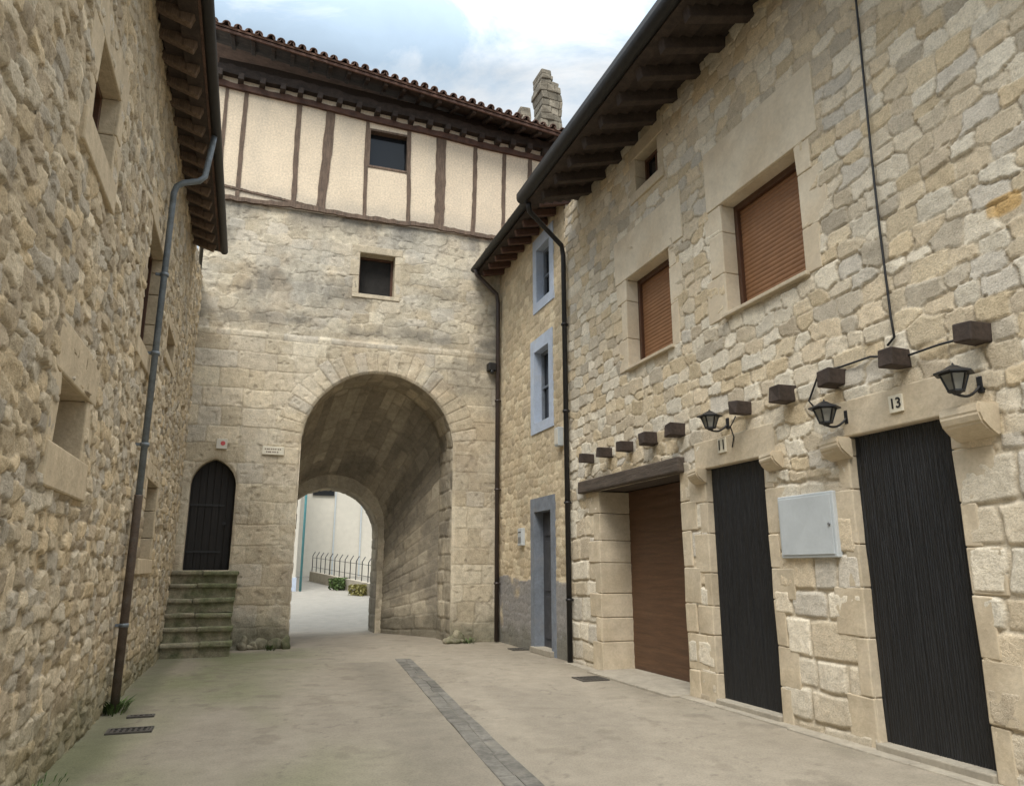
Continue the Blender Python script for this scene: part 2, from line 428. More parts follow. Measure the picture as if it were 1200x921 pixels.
# ------------------------------------------------------------------ tile roof helper
def tile_roof(p0, p1, S, name, parent, pitch=.21, seg=.42):
    p0 = Vector(p0); p1 = Vector(p1); S = Vector(S); A = (p1-p0); n = int(A.length/pitch); A2 = A/n
    s = S.normalized(); L = S.length; up = A.normalized().cross(s)
    if up.z < 0: up = -up
    mb = MB(); a = A.normalized(); R = pitch*.36
    mb.face([p0+up*.01, p1+up*.01, p1+S+up*.01, p0+S+up*.01]); mb.face([p0-up*.03, p1-up*.03, p1+S-up*.03, p0+S-up*.03])
    mb.face([p0-up*.03, p1-up*.03, p1+up*.01, p0+up*.01])
    for i in range(n+1):
        c0 = p0+A2*(i)+a*random.uniform(-.02, .02)
        rows = int(L/seg)
        for j in range(rows):
            j0 = c0+s*(j*seg-.03+random.uniform(-.035, .035))+up*(.01+random.uniform(0, .03)); j1 = c0+s*((j+1)*seg+.04)
            A_, B_, Ai = [], [], []
            for k in range(9):
                th = PI*k/8
                v0 = a*math.cos(th)+up*math.sin(th)
                A_.append(j0+v0*R*1.12); B_.append(j1+v0*R*.9); Ai.append(j0+v0*(R*1.12-.018))
            mb.strip(A_, B_)
            if j == 0:
                mb.strip(A_, Ai, False)
                Bi = [p+s*.4 for p in Ai]; mb.strip(Ai, Bi)
                cc = c0+A2*.5+s*-.05
                t0, t1, t2 = [], [], []
                for k in range(9):
                    th = PI+PI*k/8; v0 = a*math.cos(th)+up*math.sin(th)*.8
                    t0.append(cc+up*.07+v0*R*1.15); t1.append(cc+up*.07+v0*(R*1.15-.018)); t2.append(cc+s*.5+up*.07+v0*(R*1.15-.018))
                mb.strip(t0, t1, False); mb.strip(t1, t2)
                t3 = [p+s*.5 for p in t0]; mb.strip(t0, t3)
    return mb.build(name, M_tile, parent, recalc=False)

def jambs(parent, m, MD, u0, u1, v0, v1, a_mean, n0, n1, hmin=.3, hmax=.5, bev=.012, jit=.004, alt=.3):
    for side in (0, 1):
        mb = MB(); k = v0; i = side
        while k < v1-.01:
            h = min(random.uniform(hmin, hmax), v1-k)
            if v1-k-h < hmin*.55: h = v1-k
            a = a_mean*(1+alt if i % 2 else 1-alt)*random.uniform(.9, 1.1); nn = n1+random.uniform(-.006, .004)
            if side: wbox(mb, m, u1, u1+a, n0, nn, k+.003, k+h-.003, bev)
            else: wbox(mb, m, u0-a, u0, n0, nn, k+.003, k+h-.003, bev)
            k += h; i += 1
        mb.jitter(jit, 2); mb.build('jamb', MD, parent)

# ================================================================== LEFT BUILDING
LH = 7.08
Lwin = {
 'tall': rect([(113, 40), (135, 96), (130, 215), (105, 152)], 'L'),
 'mid': rect([(172, 245), (187, 287), (180, 437), (165, 405)], 'L'),
 'low': rect([(68, 437), (100, 470), (91, 540), (58, 522)], 'L'),
 'ground': rect([(169, 556), (181, 573), (175, 655), (162, 655)], 'L'),
 'far': rect([(195, 378), (203, 405), (200, 432), (192, 410)], 'L'),
}
lb = empty('stone_house', (XL-2, 7, 0), 'tan rubble house along the left edge of the lane, with small stone framed windows', 'house')
def leftf(u, v):
    e, idh, dx, dy = rubble(u, v, .225, .125, .50, 4.0, 101, .36)
    m = sst(e, .03, .12)
    r2 = np.mod(idh*53.7, 1); r3 = np.mod(idh*31.1, 1); r4 = np.mod(idh*17.9, 1)
    ch = np.abs(fbm(u*9+idh*9, v*9, 7, 2)-.5)
    H = .026*m*(.40+.9*r2)+m*(.030*(r3-.5)*dx*2+.022*(r4-.5)*dy*2)-.022*m*ch+.005*(fbm(u*22, v*22, 9, 2)-.5)
    H += .03*(fbm(u*.5, v*.5, 9, 2)-.5)
    c = pick(idh, [(.53, .435, .30), (.47, .38, .255), (.58, .485, .345), (.42, .34, .235), (.53, .42, .27), (.50, .43, .32), (.46, .40, .31)], .36)
    c = mixc(c, (.48, .395, .27), (1-sst(e, .03, .07))*.7)
    c = mixc(c, (.19, .15, .10), np.exp(-((e-.045)/.025)**2)*.5)  # thin crevice shade around each stone, painted into the colour
    c = c*(.82+.36*fbm(u*.7, v*.7, 17, 4))[..., None]
    c = mixc(c, (.15, .15, .08), sst(.4-v+.5*fbm(u*2, v*2, 41), 0, .6)*.6)
    return H+.004, c
grid_wall('wall', M_left, lb, np.arange(-1.2, D+.01, .0175), np.arange(-.04, LH+.25, .0175),
          [('rect', *r) for r in Lwin.values()], leftf, lambda u, v, d: (XL+d, u, v), flip=False)
def small_window(parent, m, r, MD, jw, lt, st, pane=M_glass, depth=.28, proud=.03, frame=True, bars=True):
    u0, u1, v0, v1 = r
    win = MB(); wbox(win, m, u0-.02, u1+.02, -depth-.02, -depth, v0-.02, v1+.02); win = win.build('window', pane, parent)
    jambs(win, m, MD, u0, u1, v0, v1, jw, -depth, proud, .25, .42, alt=.22)
    if lt: lb_ = MB(); wbox(lb_, m, u0-jw*.9, u1+jw*1.0, -depth, proud+.002, v1, v1+lt, .014); lb_.jitter(.004); lb_.build('lintel', MD, win)
    if st: s_ = MB(); wbox(s_, m, u0-jw*.8, u1+jw*.8, -depth, proud+.02, v0-st, v0, .014); s_.jitter(.004); s_.build('sill', MD, win)
    if frame:
        f = MB(); t = .05; dd = -depth
        wbox(f, m, u0, u0+t, dd, dd+.05, v0, v1, .004); wbox(f, m, u1-t, u1, dd, dd+.05, v0, v1, .004)
        wbox(f, m, u0+t, u1-t, dd, dd+.05, v0, v0+t, .004); wbox(f, m, u0+t, u1-t, dd, dd+.05, v1-t, v1, .004)
        if bars: wbox(f, m, (u0+u1)/2-.02, (u0+u1)/2+.02, dd, dd+.045, v0+t-.005, v1-t+.005, .003)
        f.build('frame', M_wframe, win)
    return win
for kk_, jw_, l_, s_, dp_ in (('tall', .26, .34, .26, .16), ('mid', .24, .3, .22, .16), ('low', .24, .36, .30, .25), ('ground', .16, .24, .2, .2), ('far', .12, .18, .14, .2)):
    small_window(lb, mL, Lwin[kk_], M_dressL, jw_, l_, s_, proud=.030, depth=dp_)
EY = 13.35
ro = tile_roof((XL+.47, -1.2, LH-.02), (XL+.47, EY, LH-.02), (-4.2, 0, 1.35), 'roof', lb)
mb = MB()
for i in range(3):
    x0 = XL+.43-i*.2; z = LH-.055+i*.062
    mb.box(x0-.19, x0, -1.2, EY, z, z+.03, .003)
mb.build('soffit_boards', M_oldwood, ro)
y = .1
while y < EY:
    r_ = MB(); r_.bar((XL-.1, y, LH+.045), (XL+.38, y, LH-.11), .10, .12, .008); r_.build('rafter', M_post, ro); y += .42
pr = []
for k in range(9):
    th = PI+PI*k/8; pr.append((math.cos(th)*.065, math.sin(th)*.065))
g = MB(); gx_ = XL+.52
A_ = [(gx_+a, -1.2, LH-.02+b) for a, b in pr]; B_ = [(gx_+a, EY+.05, LH-.02+b) for a, b in pr]
A2_ = [(gx_+a*.85, -1.2, LH-.02+b*.85) for a, b in pr]; B2_ = [(gx_+a*.85, EY+.05, LH-.02+b*.85) for a, b in pr]
g.strip(A_, B_); g.strip(A2_, B2_); g.face(B_); g.strip([A_[0], A2_[0]], [B_[0], B2_[0]]); g.strip([A_[-1], A2_[-1]], [B_[-1], B2_[-1]])
g.build('gutter', M_gutter, lb)
mb = MB(); mb.box(XL-4.6, XL-.34, -1.2, D, 0, LH); mb.build('inner_wall', M_dark, lb)
mb = MB(); mb.loft([[(XL-.02, EY-.08, LH-.05), (XL-3.7, EY-.08, LH-.05), (XL-3.7, EY-.08, LH+1.25)], [(XL-.02, EY-.03, LH-.05), (XL-3.7, EY-.03, LH-.05), (XL-3.7, EY-.03, LH+1.25)]]); mb.build('gable', M_dressL, lb)

def drainpipe(pts, r, m, label, clamps, wall, lower=None):
    b = Vector(pts[-1]); root = empty('drainpipe', (b.x, b.y, 0), label, 'drainpipe')
    up_pts = list(pts)
    if lower: up_pts[-1] = (b.x, b.y, lower[0])
    mb = MB(); mb.tube(up_pts, r, 12); mb.build('pipe', m, root)
    if lower:
        mb = MB(); mb.tube([(b.x, b.y, lower[0]+.12), (b.x, b.y, lower[0]+.1), (b.x, b.y, b.z)], [r*1.28, r*1.2, r*1.2], 12); lo_ = mb.build('lower_pipe', lower[1], root); lo_['label'] = 'rusty brown lower length of pipe'
    for z in clamps:
        c = MB(); a, e = Vector(pts[-2]), Vector(pts[-1]); t = (a.z-z)/(a.z-e.z); q = a.lerp(e, t)
        c.tube([(q.x, q.y, z-.02), (q.x, q.y, z+.02)], r*1.34, 12); w = Vector(wall)
        c.bar(Vector((q.x, q.y, z)), Vector((q.x, q.y, z))+w*(r+.06), .03, .03); c.build('clamp', m, root)
    return root
P1 = onX(140, 800, XL+.11); P2 = onX(204, 212, XL+.11); yp = (P1.y+P2.y)/2; zb = P2.z
drainpipe([(XL+.50, yp+.04, LH-.07), (XL+.49, yp+.04, LH-.20), (XL+.44, yp+.02, zb+.20), (XL+.38, yp, zb+.12), (XL+.2, yp, zb+.06), (XL+.13, yp, zb), (XL+.105, yp, zb-.10), (XL+.105, yp, .02)], .038, M_gpipe,
          'grey zinc drainpipe, rusty brown lower down, on the tan rubble wall on the left', [.9, 2.9, 4.0, 5.0], (-1, 0, 0), lower=(2.2, M_rust))

# ================================================================== RIGHT BUILDING
RH = 7.84
YE = 11.8
R_w1 = rect([(848, 240), (934, 172), (945, 320), (852, 370)], 'R')
R_w2 = rect([(737, 327), (783, 292), (792, 404), (737, 432)], 'R')
R_w3 = rect([(746, 186), (771, 160), (772, 202), (746, 226)], 'R')
R_g = rect([(706, 575), (800, 554), (808, 800), (706, 772)], 'R')
R_d11 = rect([(828, 548), (895, 537), (920, 833), (843, 812)], 'R')
R_d13 = rect([(997, 511), (1105, 489), (1180, 911), (1030, 879)], 'R')
def floor0(r, z=.02): return (r[0], r[1], z, r[3])
R_g = floor0(R_g); R_d11 = floor0(R_d11, .07); R_d13 = floor0(R_d13, .07)
rb = empty('stone_house', (XR+2, 6, 0), 'cream rubble stone house on the right with two black plank doors and brown shutters', 'house')
po = onX(1178, 240)
def rightf(u, v):
    e, idh, dx, dy = rubble(u, v, .29, .175, .36, 5.5, 301, .34, .8)
    m = sst(e, .025, .075)
    r2 = np.mod(idh*53.7, 1); r3 = np.mod(idh*31.1, 1); r4 = np.mod(idh*17.9, 1)
    H1 = .020*m*(.55+.7*r2)+m*(.020*(r3-.5)*dx*2+.018*(r4-.5)*dy*2)
    P = [(.63, .55, .42), (.57, .485, .355), (.68, .61, .485), (.52, .44, .325), (.61, .51, .365), (.66, .60, .485), (.56, .51, .425), (.63, .53, .375), (.60, .49, .33), (.49, .43, .335), (.69, .62, .49), (.56, .46, .31)]
    c1 = pick(idh, P, .18)
    c1 = mixc(c1, (.64, .555, .42), (1-sst(e, .03, .065))*.9)
    c1 = mixc(c1, (.30, .25, .18), np.exp(-((e-.042)/.016)**2)*.42)  # shadow edge of the rubble joints, drawn as a thin dark colour line
    orange = np.exp(-(((u-po.y)/.15)**4+((v-po.z)/.08)**4))
    c1 = mixc(c1, (.55, .34, .11), sst(orange, .3, .6)*.75)
    e2, id2, dx2, dy2 = coursed(u, v, .24, .42, .30, .7, 77, warp=.035)
    m2 = sst(e2, .006, .026)
    r5 = np.mod(id2*53.7, 1)
    H2 = .024*m2*(.5+.7*r5)
    c2 = pick(id2, P[:7], .20)
    c2 = mixc(c2, (.61, .53, .40), (1-sst(e2, .006, .018))*.85)
    c2 = mixc(c2, (.30, .25, .18), np.exp(-((e2-.011)/.005)**2)*.42)  # same painted crevice shade along the block edges
    w = (v < 2.5+.5*(vn(u*1.3, v*0, 5)-.5)).astype(float)
    H = H1*(1-w)+H2*w; c = c1*(1-w[..., None])+c2*w[..., None]
    H = H-.014*np.abs(fbm(u*7, v*7, 7, 3)-.5)+.005*(fbm(u*20, v*20, 8, 2)-.5)
    c = c*(.87+.26*fbm(u*.8, v*.8, 19, 4))[..., None]
    c = mixc(c, (.36, .305, .225), sst(.35-v+.3*fbm(u*3, v*3, 44), 0, .4)*.5)
    c = mixc(c, (.38, .33, .26), sst(fbm(u*.7, v*1.4, 63, 5), .62, .78)*.25)
    return H+.003, c
grid_wall('wall', M_right, rb, np.arange(.4, YE+.02, .0155), np.arange(-.04, RH+.3, .0155),
          [('rect', *r) for r in (R_w1, R_w2, R_w3, R_g, R_d11, R_d13)], rightf, lambda u, v, d: (XR-d, u, v), flip=True)
mb = MB(); mb.box(XR+.62, XR+5, .4, YE-.02, 0, RH+.1); mb.build('inner_wall', M_dark, rb)
mb = MB(); mb.box(XR+.001, XR+5, YE+.001, YE+.02, RH-1.2, RH+.2); mb.build('gable', M_dress, rb)

def slats(r, depth, pitch, amp, m, name, parent, W=mR, xr=XR):
    u0, u1, v0, v1 = r
    def f(u, v):
        q = np.mod(v-v0, pitch)/pitch
        return amp*np.sqrt(np.clip(1-(2*q-1)**2, 0, 1))-amp, np.full(u.shape+(3,), .3)
    n = int((v1-v0)/pitch*8)
    return grid_wall(name, m, parent, np.linspace(u0, u1, 4), np.linspace(v0, v1, n), [], f, lambda u, v, d: (xr+depth-d, u, v), flip=True)

def shutter_window(r, lint, jw):
    u0, u1, v0, v1 = r; dp = .22
    w = slats((u0+.05, u1-.05, v0+.03, v1-.05), dp, .055, .011, M_shut, 'window', rb)
    f = MB()
    wbox(f, mR, u0, u0+.06, -dp-.02, -dp+.05, v0, v1, .005); wbox(f, mR, u1-.06, u1, -dp-.02, -dp+.05, v0, v1, .005)
    wbox(f, mR, u0+.06, u1-.06, -dp-.02, -dp+.05, v1-.075, v1, .005); wbox(f, mR, u0+.06, u1-.06, -dp-.02, -dp+.04, v0, v0+.035, .005)
    f.build('frame', M_wframe, w)
    s = MB(); wbox(s, mR, u0-.05, u1+.05, -dp, .075, v0-.045, v0+.0, .008); s.build('sill', M_dress, w)
    l = MB(); wbox(l, mR, lint[0], lint[1], -dp-.02, .032, v1+.004, lint[3], .012); l.jitter(.003, 1.5); l.build('lintel', M_slablt, w)
    jambs(w, mR, M_slablt, u0, u1, v0-.03, v1, jw, -dp-.02, .028, .4, .62, alt=.2)
    return w
l1 = rect([(828, 182), (955, 68), (955, 158), (828, 256)], 'R'); l2 = rect([(722, 285), (800, 222), (800, 280), (722, 338)], 'R')
shutter_window(R_w1, l1, .30); shutter_window(R_w2, l2, .24)
small_window(rb, mR, R_w3, M_dress, .20, .24, .16, pane=M_glass, proud=.026, depth=.2)

def plank_door(r, name='door'):
    u0, u1, v0, v1 = r; rec = .07
    def f(u, v):
        q = np.mod(u-u0, .115)/.115
        gr = np.minimum(q, 1-q)*.115
        rip = .004*np.sin(u*2*PI/.023+2.5*fbm(u*3, v*.8, 3, 3))*(.6+.8*fbm(u*9, v*1.2, 5, 2))
        return -.011*(1-sst(gr, 0, .008))+rip, np.full(u.shape+(3,), .02)
    dr = grid_wall(name, M_black, rb, np.arange(u0+.0, u1+.003, .004), np.linspace(v0, v1, 60), [], f, lambda u, v, d: (XR+rec-d, u, v), flip=True)
    jambs(dr, mR, M_dress, u0, u1, 0., v1, .24, -.12, .026, .3, .5, alt=.35)
    l = MB(); wbox(l, mR, u0-.22, u1+.2, -.12, .030, v1+.002, v1+.34, .014); l.jitter(.003, 2); l.build('lintel', M_dress, dr)
    t = MB(); wbox(t, mR, u0-.0, u1+.0, -.12, .06, .0, v0, .012); t.build('threshold', M_conc, dr)
    return dr
plank_door(R_d11); plank_door(R_d13)
u0, u1, v0, v1 = R_g
gd = slats((u0-.02, u1+.02, .03, v1), .5, .17, .008, M_garage, 'garage_door', rb)
jambs(gd, mR, M_dress, u0, u1, 0., v1, .30, -.55, .030, .32, .48, bev=.014, alt=.25)
mb = MB(); wbox(mb, mR, u0-.12, u1+.62, -.5, .12, v1+.002, v1+.20, .02); mb.jitter(.008, 1.2); mb.build('lintel', M_beam, gd)
mb = MB(); wbox(mb, mR, u0, u1, -.52, .3, -.02, .03, .01); mb.build('threshold', M_conc, gd)

def corbel(px, py, w=.17):
    p = onX(px, py, XR-.10); s = w/.19
    prof = [(.0, .15), (.24, .15), (.25, .06), (.22, -.02), (.14, -.09), (.04, -.13), (0, -.14)]
    mb = MB()
    mb.loft([[(XR-.0-n*s, p.y-w, p.z+v*s) for n, v in prof], [(XR-.0-n*s, p.y+w, p.z+v*s) for n, v in prof]])
    bmesh.ops.bevel(mb.bm, geom=mb.bm.edges[:], offset=.016, segments=2, affect='EDGES')
    mb.jitter(.008, 2); mb.build('corbel', M_dress, rb)
for a in ((1138, 496, .17), (978, 527, .13), (902, 541, .12), (815, 559, .12)): corbel(*a)
for px, py in ((686, 537), (707, 530), (731, 523), (758, 514), (789, 504), (866, 478), (915, 462), (973, 443), (1046, 420), (1137, 390)):
    p = onX(px, py, XR-.14); s = .08*random.uniform(.9, 1.08)
    mb = MB(); mb.box(XR-.23, XR+.1, p.y-s, p.y+s, p.z-s, p.z+s, .012); mb.jitter(.008, 3); mb.build('beam_end', M_oldwood, rb)

OX, OZ = 4.19, 7.74
rf = tile_roof((OX+.02, .4, OZ+.12), (OX+.02, 11.15, OZ+.12), (5.2, 0, 1.6), 'roof', rb)
mb = MB()
sl = .28
for i in range(7):
    x0 = OX+i*.17; mb.bar((x0+.08, .4, OZ+.05+(x0-OX)*sl), (x0+.08, 11.2, OZ+.05+(x0-OX)*sl), .165, .03, .003)
mb.build('soffit_boards', M_oldwood, rf)
y = .6
while y < 11.2:
    r_ = MB(); r_.bar((XR+.1, y, OZ-.06+(XR+.1-OX)*sl), (OX+.1, y, OZ-.06+.1*sl), .13, .17, .012)
    r_.jitter(.006, 2); r_.build('rafter', M_oldwood, rf); y += .56
g = MB(); gc = (OX-.07, OZ+.13); gk = 1.5
A_ = [(gc[0]+a*gk, .4, gc[1]+b*gk) for a, b in pr]; B_ = [(gc[0]+a*gk, 11.25, gc[1]+b*gk) for a, b in pr]
top = [(gc[0]-.065*gk, .4, gc[1]+.08), (gc[0]-.065*gk, 11.25, gc[1]+.08)]
g.strip(A_, B_); g.strip([(gc[0]+a*gk*.9, .4, gc[1]+b*gk*.9) for a, b in pr], [(gc[0]+a*gk*.9, 11.25, gc[1]+b*gk*.9) for a, b in pr]); g.face(B_); g.face([A_[0], B_[0], top[1], top[0]])
g.build('gutter', M_gutter, rb)
drainpipe([(OX+.0, 11.1, OZ), (OX+.06, 11.2, OZ-.1), (XR-.14, 11.68, OZ-.42), (XR-.09, 11.72, OZ-.6), (XR-.09, 11.72, .02)], .045, M_gutter,
          'black drainpipe between the cream stone house and the blue trimmed house', [1., 2.6, 4.2, 5.8], (1, 0, 0))

r = rect([(917, 583), (980, 575), (990, 652), (922, 655)], 'R')
me_root = empty('meter_box', mR((r[0]+r[1])/2, 0.05, r[2]), 'pale grey metal meter box on stone wall between the two black doors', 'meter box')
mb = MB(); wbox(mb, mR, r[0], r[1], 0, .065, r[2], r[3], .01); mb.build('case', M_meter, me_root)
mb = MB(); wbox(mb, mR, r[0]+.03, r[1]-.03, .0651, .075, r[2]+.03, r[3]-.03, .004); dd = mb.build('door', M_meter, me_root)
mb = MB(); mb.tube([mR(r[0]+.06, .075, (r[2]+r[3])/2), mR(r[0]+.06, .087, (r[2]+r[3])/2)], .014, 10); mb.build('lock', M_steel, dd)

def text_mesh(s, size, mat4, m, name, parent=None, depth=.003):
    cu = bpy.data.curves.new('t', 'FONT'); cu.body = s; cu.size = size; cu.align_x = 'CENTER'; cu.align_y = 'CENTER'; cu.extrude = depth; cu.offset = size*.015
    ob = bpy.data.objects.new('t', cu); C.objects.link(ob); bpy.context.view_layer.update()
    me = bpy.data.meshes.new_from_object(ob.evaluated_get(bpy.context.evaluated_depsgraph_get()))
    bpy.data.objects.remove(ob); me.name = name; me.materials.clear(); me.transform(mat4)
    return link(name, me, m, parent)
def matR(p): return Matrix(((0, 0, -1, p[0]), (-1, 0, 0, p[1]), (0, 1, 0, p[2]), (0, 0, 0, 1)))
p = onX(1050, 473, XR-.04); t = empty('number_plate', (XR-.03, p.y, p.z-.08), 'cream tile with black number 13 above the nearest black door', 'house number')
mb = MB(); mb.box(XR-.048, XR-.02, p.y-.072, p.y+.072, p.z-.075, p.z+.075, .004); pl = mb.build('plate', M_cream, t)
text_mesh('13', .125, matR((XR-.049, p.y, p.z)), M_iron, 'digits', pl)
p = onX(846, 522, XR-.04); t = empty('number_plate', (XR-.03, p.y, p.z-.08), 'cream tile with dark number 11 above the narrower black door', 'house number')
mb = MB(); mb.box(XR-.048, XR-.02, p.y-.08, p.y+.08, p.z-.085, p.z+.085, .004); pl = mb.build('plate', M_cream, t)
text_mesh('11', .16, matR((XR-.049, p.y, p.z)), M_iron, 'digits', pl)

def sq(cx, cy, z, w, n=6):
    return [(cx+w*math.cos(2*PI*(k+.5)/n), cy+w*math.sin(2*PI*(k+.5)/n), z) for k in range(n)]
LOFF = .24
def lantern(p, label):
    root = empty('wall_lantern', (XR, p.y, p.z-.2), label, 'wall lamp', 'black iron lanterns on the cream stone house')
    x, y, z = p.x, p.y, p.z; k_ = .84
    b = MB(); pts = []
    for k in range(11):
        t_ = k/10; pts.append((XR-.02-(XR-.02-x)*t_, y-.03*(1-t_), z-.02*(1-t_)-.10*t_-.045*math.sin(PI*t_)))
    b.tube(pts, .011, 8)
    b.box(XR-.035, XR-.0, y-.055, y-.01, z-.08, z+.05, .006)
    b.build('bracket', M_iron, root)
    g_ = MB(); g_.loft([sq(x, y, z-.085*k_, .062*k_), sq(x, y, z+.06*k_, .115*k_)]); g_.build('glass', M_lampglass, root)
    f = MB()
    for (a0, a1) in zip(sq(x, y, z-.088*k_, .066*k_), sq(x, y, z+.063*k_, .12*k_)): f.bar(a0, a1, .012, .012)
    for ww, zz in ((.068*k_, z-.09*k_), (.122*k_, z+.064*k_)):
        rr = sq(x, y, zz, ww)
        for k in range(6): f.bar(rr[k], rr[(k+1) % 6], .013, .013)
    f.loft([sq(x, y, z-.125*k_, .02), sq(x, y, z-.086*k_, .066*k_)])
    f.build('frame', M_iron, root)
    c = MB(); c.loft([sq(x, y, z+.066*k_, .175*k_), sq(x, y, z+.078*k_, .175*k_), sq(x, y, z+.115*k_, .085*k_), sq(x, y, z+.135*k_, .055*k_), sq(x, y, z+.15*k_, .02)])
    c.tube([(x, y, z+.145*k_), (x, y, z+.175*k_)], [.012, .004], 8); c.build('cap', M_iron, root)
    return root
pA = onX(1119, 447, XR-LOFF)
L1 = lantern(pA, 'black iron lantern beside the number 13 door, nearest the right edge')
for px, py, lab in ((967, 486, 'black iron lantern on the wall above the pale meter box'), (832, 494, 'black iron lantern above the number 11 plate, farthest along')):
    q = onX(px, py, XR-LOFF); c_ = copy_tree(L1); c_.location = Vector(L1.location)+(q-pA); c_['label'] = lab

def cable(pts, r, label):
    mb = MB(); mb.tube([Vector(p) for p in pts], r, 6); o = mb.build('cable', M_iron); tag(o, label, 'cable'); return o
cp = [(1000, -60), (1003, 0), (1012, 90), (1022, 190), (1031, 270), (1040, 340), (1044, 372), (1048, 395), (1040, 405)]
cable([onX(a, b, XR-.045) for a, b in cp], .011, 'black cable hanging down the cream wall from the eave')
cp = [(1130, 396), (1100, 404), (1060, 418), (1020, 418), (985, 430), (960, 436), (948, 470), (955, 478)]
cable([onX(a, b, XR-.045) for a, b in cp], .010, 'thin black cable looping between the beam ends above door 13')
cp = [(862, 488), (856, 500), (860, 512), (858, 524)]
cable([onX(a, b, XR-.045) for a, b in cp], .007, 'short black cable drooping by the number 11 plate')

# ================================================================== BLUE TRIMMED HOUSE
bh = empty('stone_house', (XR+2, 13.7, 0), 'narrow tan house with blue window trim beside the gate tower', 'house')
XB = XR
BH = 6.75+1.5
B_w1 = rect([(630, 292), (645, 280), (645, 346), (630, 352)], 'R')
B_w2 = rect([(627, 412), (644, 404), (645, 490), (628, 496)], 'R')
B_d = rect([(627, 600), (647, 597), (648, 745), (629, 742)], 'R'); B_d = (B_d[0], B_d[1], .1, B_d[3])
def bluef(u, v):
    e, idh, dx, dy = rubble(u, v, .26, .17, .5, 4, 501)
    m = sst(e, .02, .2)
    H = .015*m*(.5+.6*np.mod(idh*53.7, 1))
    c = pick(idh, [(.57, .47, .32), (.50, .405, .27), (.60, .51, .355), (.47, .385, .265)], .26)
    c = mixc(c, (.58, .48, .33), (1-sst(e, .03, .12))*.9)
    c = c*(.85+.3*fbm(u*.9, v*.9, 19, 4))[..., None]
    dm = (v < 1.32+.05*np.sin(u*3))
    c = mixc(c, (.22, .22, .225), dm*.85*sst(fbm(u*2, v*2, 88, 4), .15, .4)); H = np.where(dm, .012+H*.5, H)
    c = mixc(c, (.14, .135, .10), sst(.35-v+.4*fbm(u*3, v*3, 44), 0, .4)*.6)
    return H+.002, c
grid_wall('wall', M_right, bh, np.arange(YE+.03, D+.01, .025), np.arange(-.04, BH+.3, .025), [('rect', *r) for r in (B_w1, B_w2, B_d)], bluef, lambda u, v, d: (XB-d, u, v), flip=True)
def trim(r, w, parent, m, bottom=True):
    u0, u1, v0, v1 = r; mb = MB(); vb = v0-w if bottom else v0-.1
    wbox(mb, mR, u0-w, u1+w, -.2, .0299, v1, v1+w*1.3, 0)
    wbox(mb, mR, u0-w, u0, -.2, .03, vb, v1+.002, 0); wbox(mb, mR, u1, u1+w, -.2, .03, vb, v1+.002, 0)
    if bottom: wbox(mb, mR, u0-.002, u1+.002, -.2, .0299, v0-w*.995, v0, 0)
    return mb.build('surround', m, parent)
for r in (B_w1, B_w2):
    w = MB(); wbox(w, mR, r[0]-.02, r[1]+.02, -.2, -.18, r[2]-.02, r[3]+.02); w = w.build('window', M_glass, bh)
    trim(r, .2, w, M_blue)
    f = MB(); a, b, c, d2 = r; t = .05
    wbox(f, mR, a, a+t, -.18, -.13, c, d2); wbox(f, mR, b-t, b, -.18, -.13, c, d2); wbox(f, mR, a+t, b-t, -.18, -.13, c, c+t); wbox(f, mR, a+t, b-t, -.18, -.13, d2-t, d2); wbox(f, mR, a+t, b-t, -.18, -.135, (c+d2)/2-.02, (c+d2)/2+.02)
    f.build('frame', M_bluedk, w)
a, b, c, d2 = B_d
w = MB(); wbox(w, mR, a-.02, b+.02, -.2, -.16, c, d2+.01); w = w.build('door', M_doorgrey, bh); trim(B_d, .2, w, M_bluedk, False)
for (zz0, zz1) in ((c+.15, c+.9), (c+1.0, d2-.55), (d2-.45, d2-.08)):
    f = MB(); wbox(f, mR, a+.12, b-.12, -.161, -.14, zz0, zz1, .006); f.build('panel', M_doorgrey, w)
f = MB(); f.tube([mR(a+.1, -.16, c+1.0), mR(a+.1, -.1, c+1.0), mR(a+.2, -.1, c+1.0)], .012, 8); f.build('handle', M_steel, w)
f = MB(); wbox(f, mR, a-.1, b+.1, -.2, .1, .0, c, .01); f.build('threshold', M_conc, w)
rf2 = tile_roof((4.58, 11.6, BH+.08), (4.58, D-.05, BH+.08), (5, 0, 1.5), 'roof', bh)
mb = MB()
for i in range(4): x0 = 4.6+i*.17; mb.bar((x0+.08, 11.6, BH+.0+(x0-4.6)*.28), (x0+.08, D-.03, BH+.0+(x0-4.6)*.28), .165, .03, .003)
mb.build('soffit_boards', M_oldwood, rf2)
y = 11.8
while y < D-.1:
    r_ = MB(); r_.bar((XR+.1, y, BH+.06), (4.68, y, BH-.08), .1, .13, .01); r_.build('rafter', M_redbeam, rf2); y += .45
g = MB(); gc = (4.52, BH+.07); gk = 1.3
g.strip([(gc[0]+a*gk, 11.55, gc[1]+b*gk) for a, b in pr], [(gc[0]+a*gk, D-.1, gc[1]+b*gk) for a, b in pr]); g.strip([(gc[0]+a*gk*.87, 11.55, gc[1]+b*gk*.87) for a, b in pr], [(gc[0]+a*gk*.87, D-.1, gc[1]+b*gk*.87) for a, b in pr])
g.face([(gc[0]+a*gk, 11.55, gc[1]+b*gk) for a, b in pr]); g.build('gutter', M_gutter, bh)
mb = MB(); mb.box(XR+.3, XR+5, YE, D-.02, 0, BH+.1); mb.build('inner_wall', M_dark, bh)
mb = MB(); mb.box(XR+.0, XR+4, YE-.02, YE+.02, RH-.2, BH+.25); mb.build('gable', M_dress, bh)
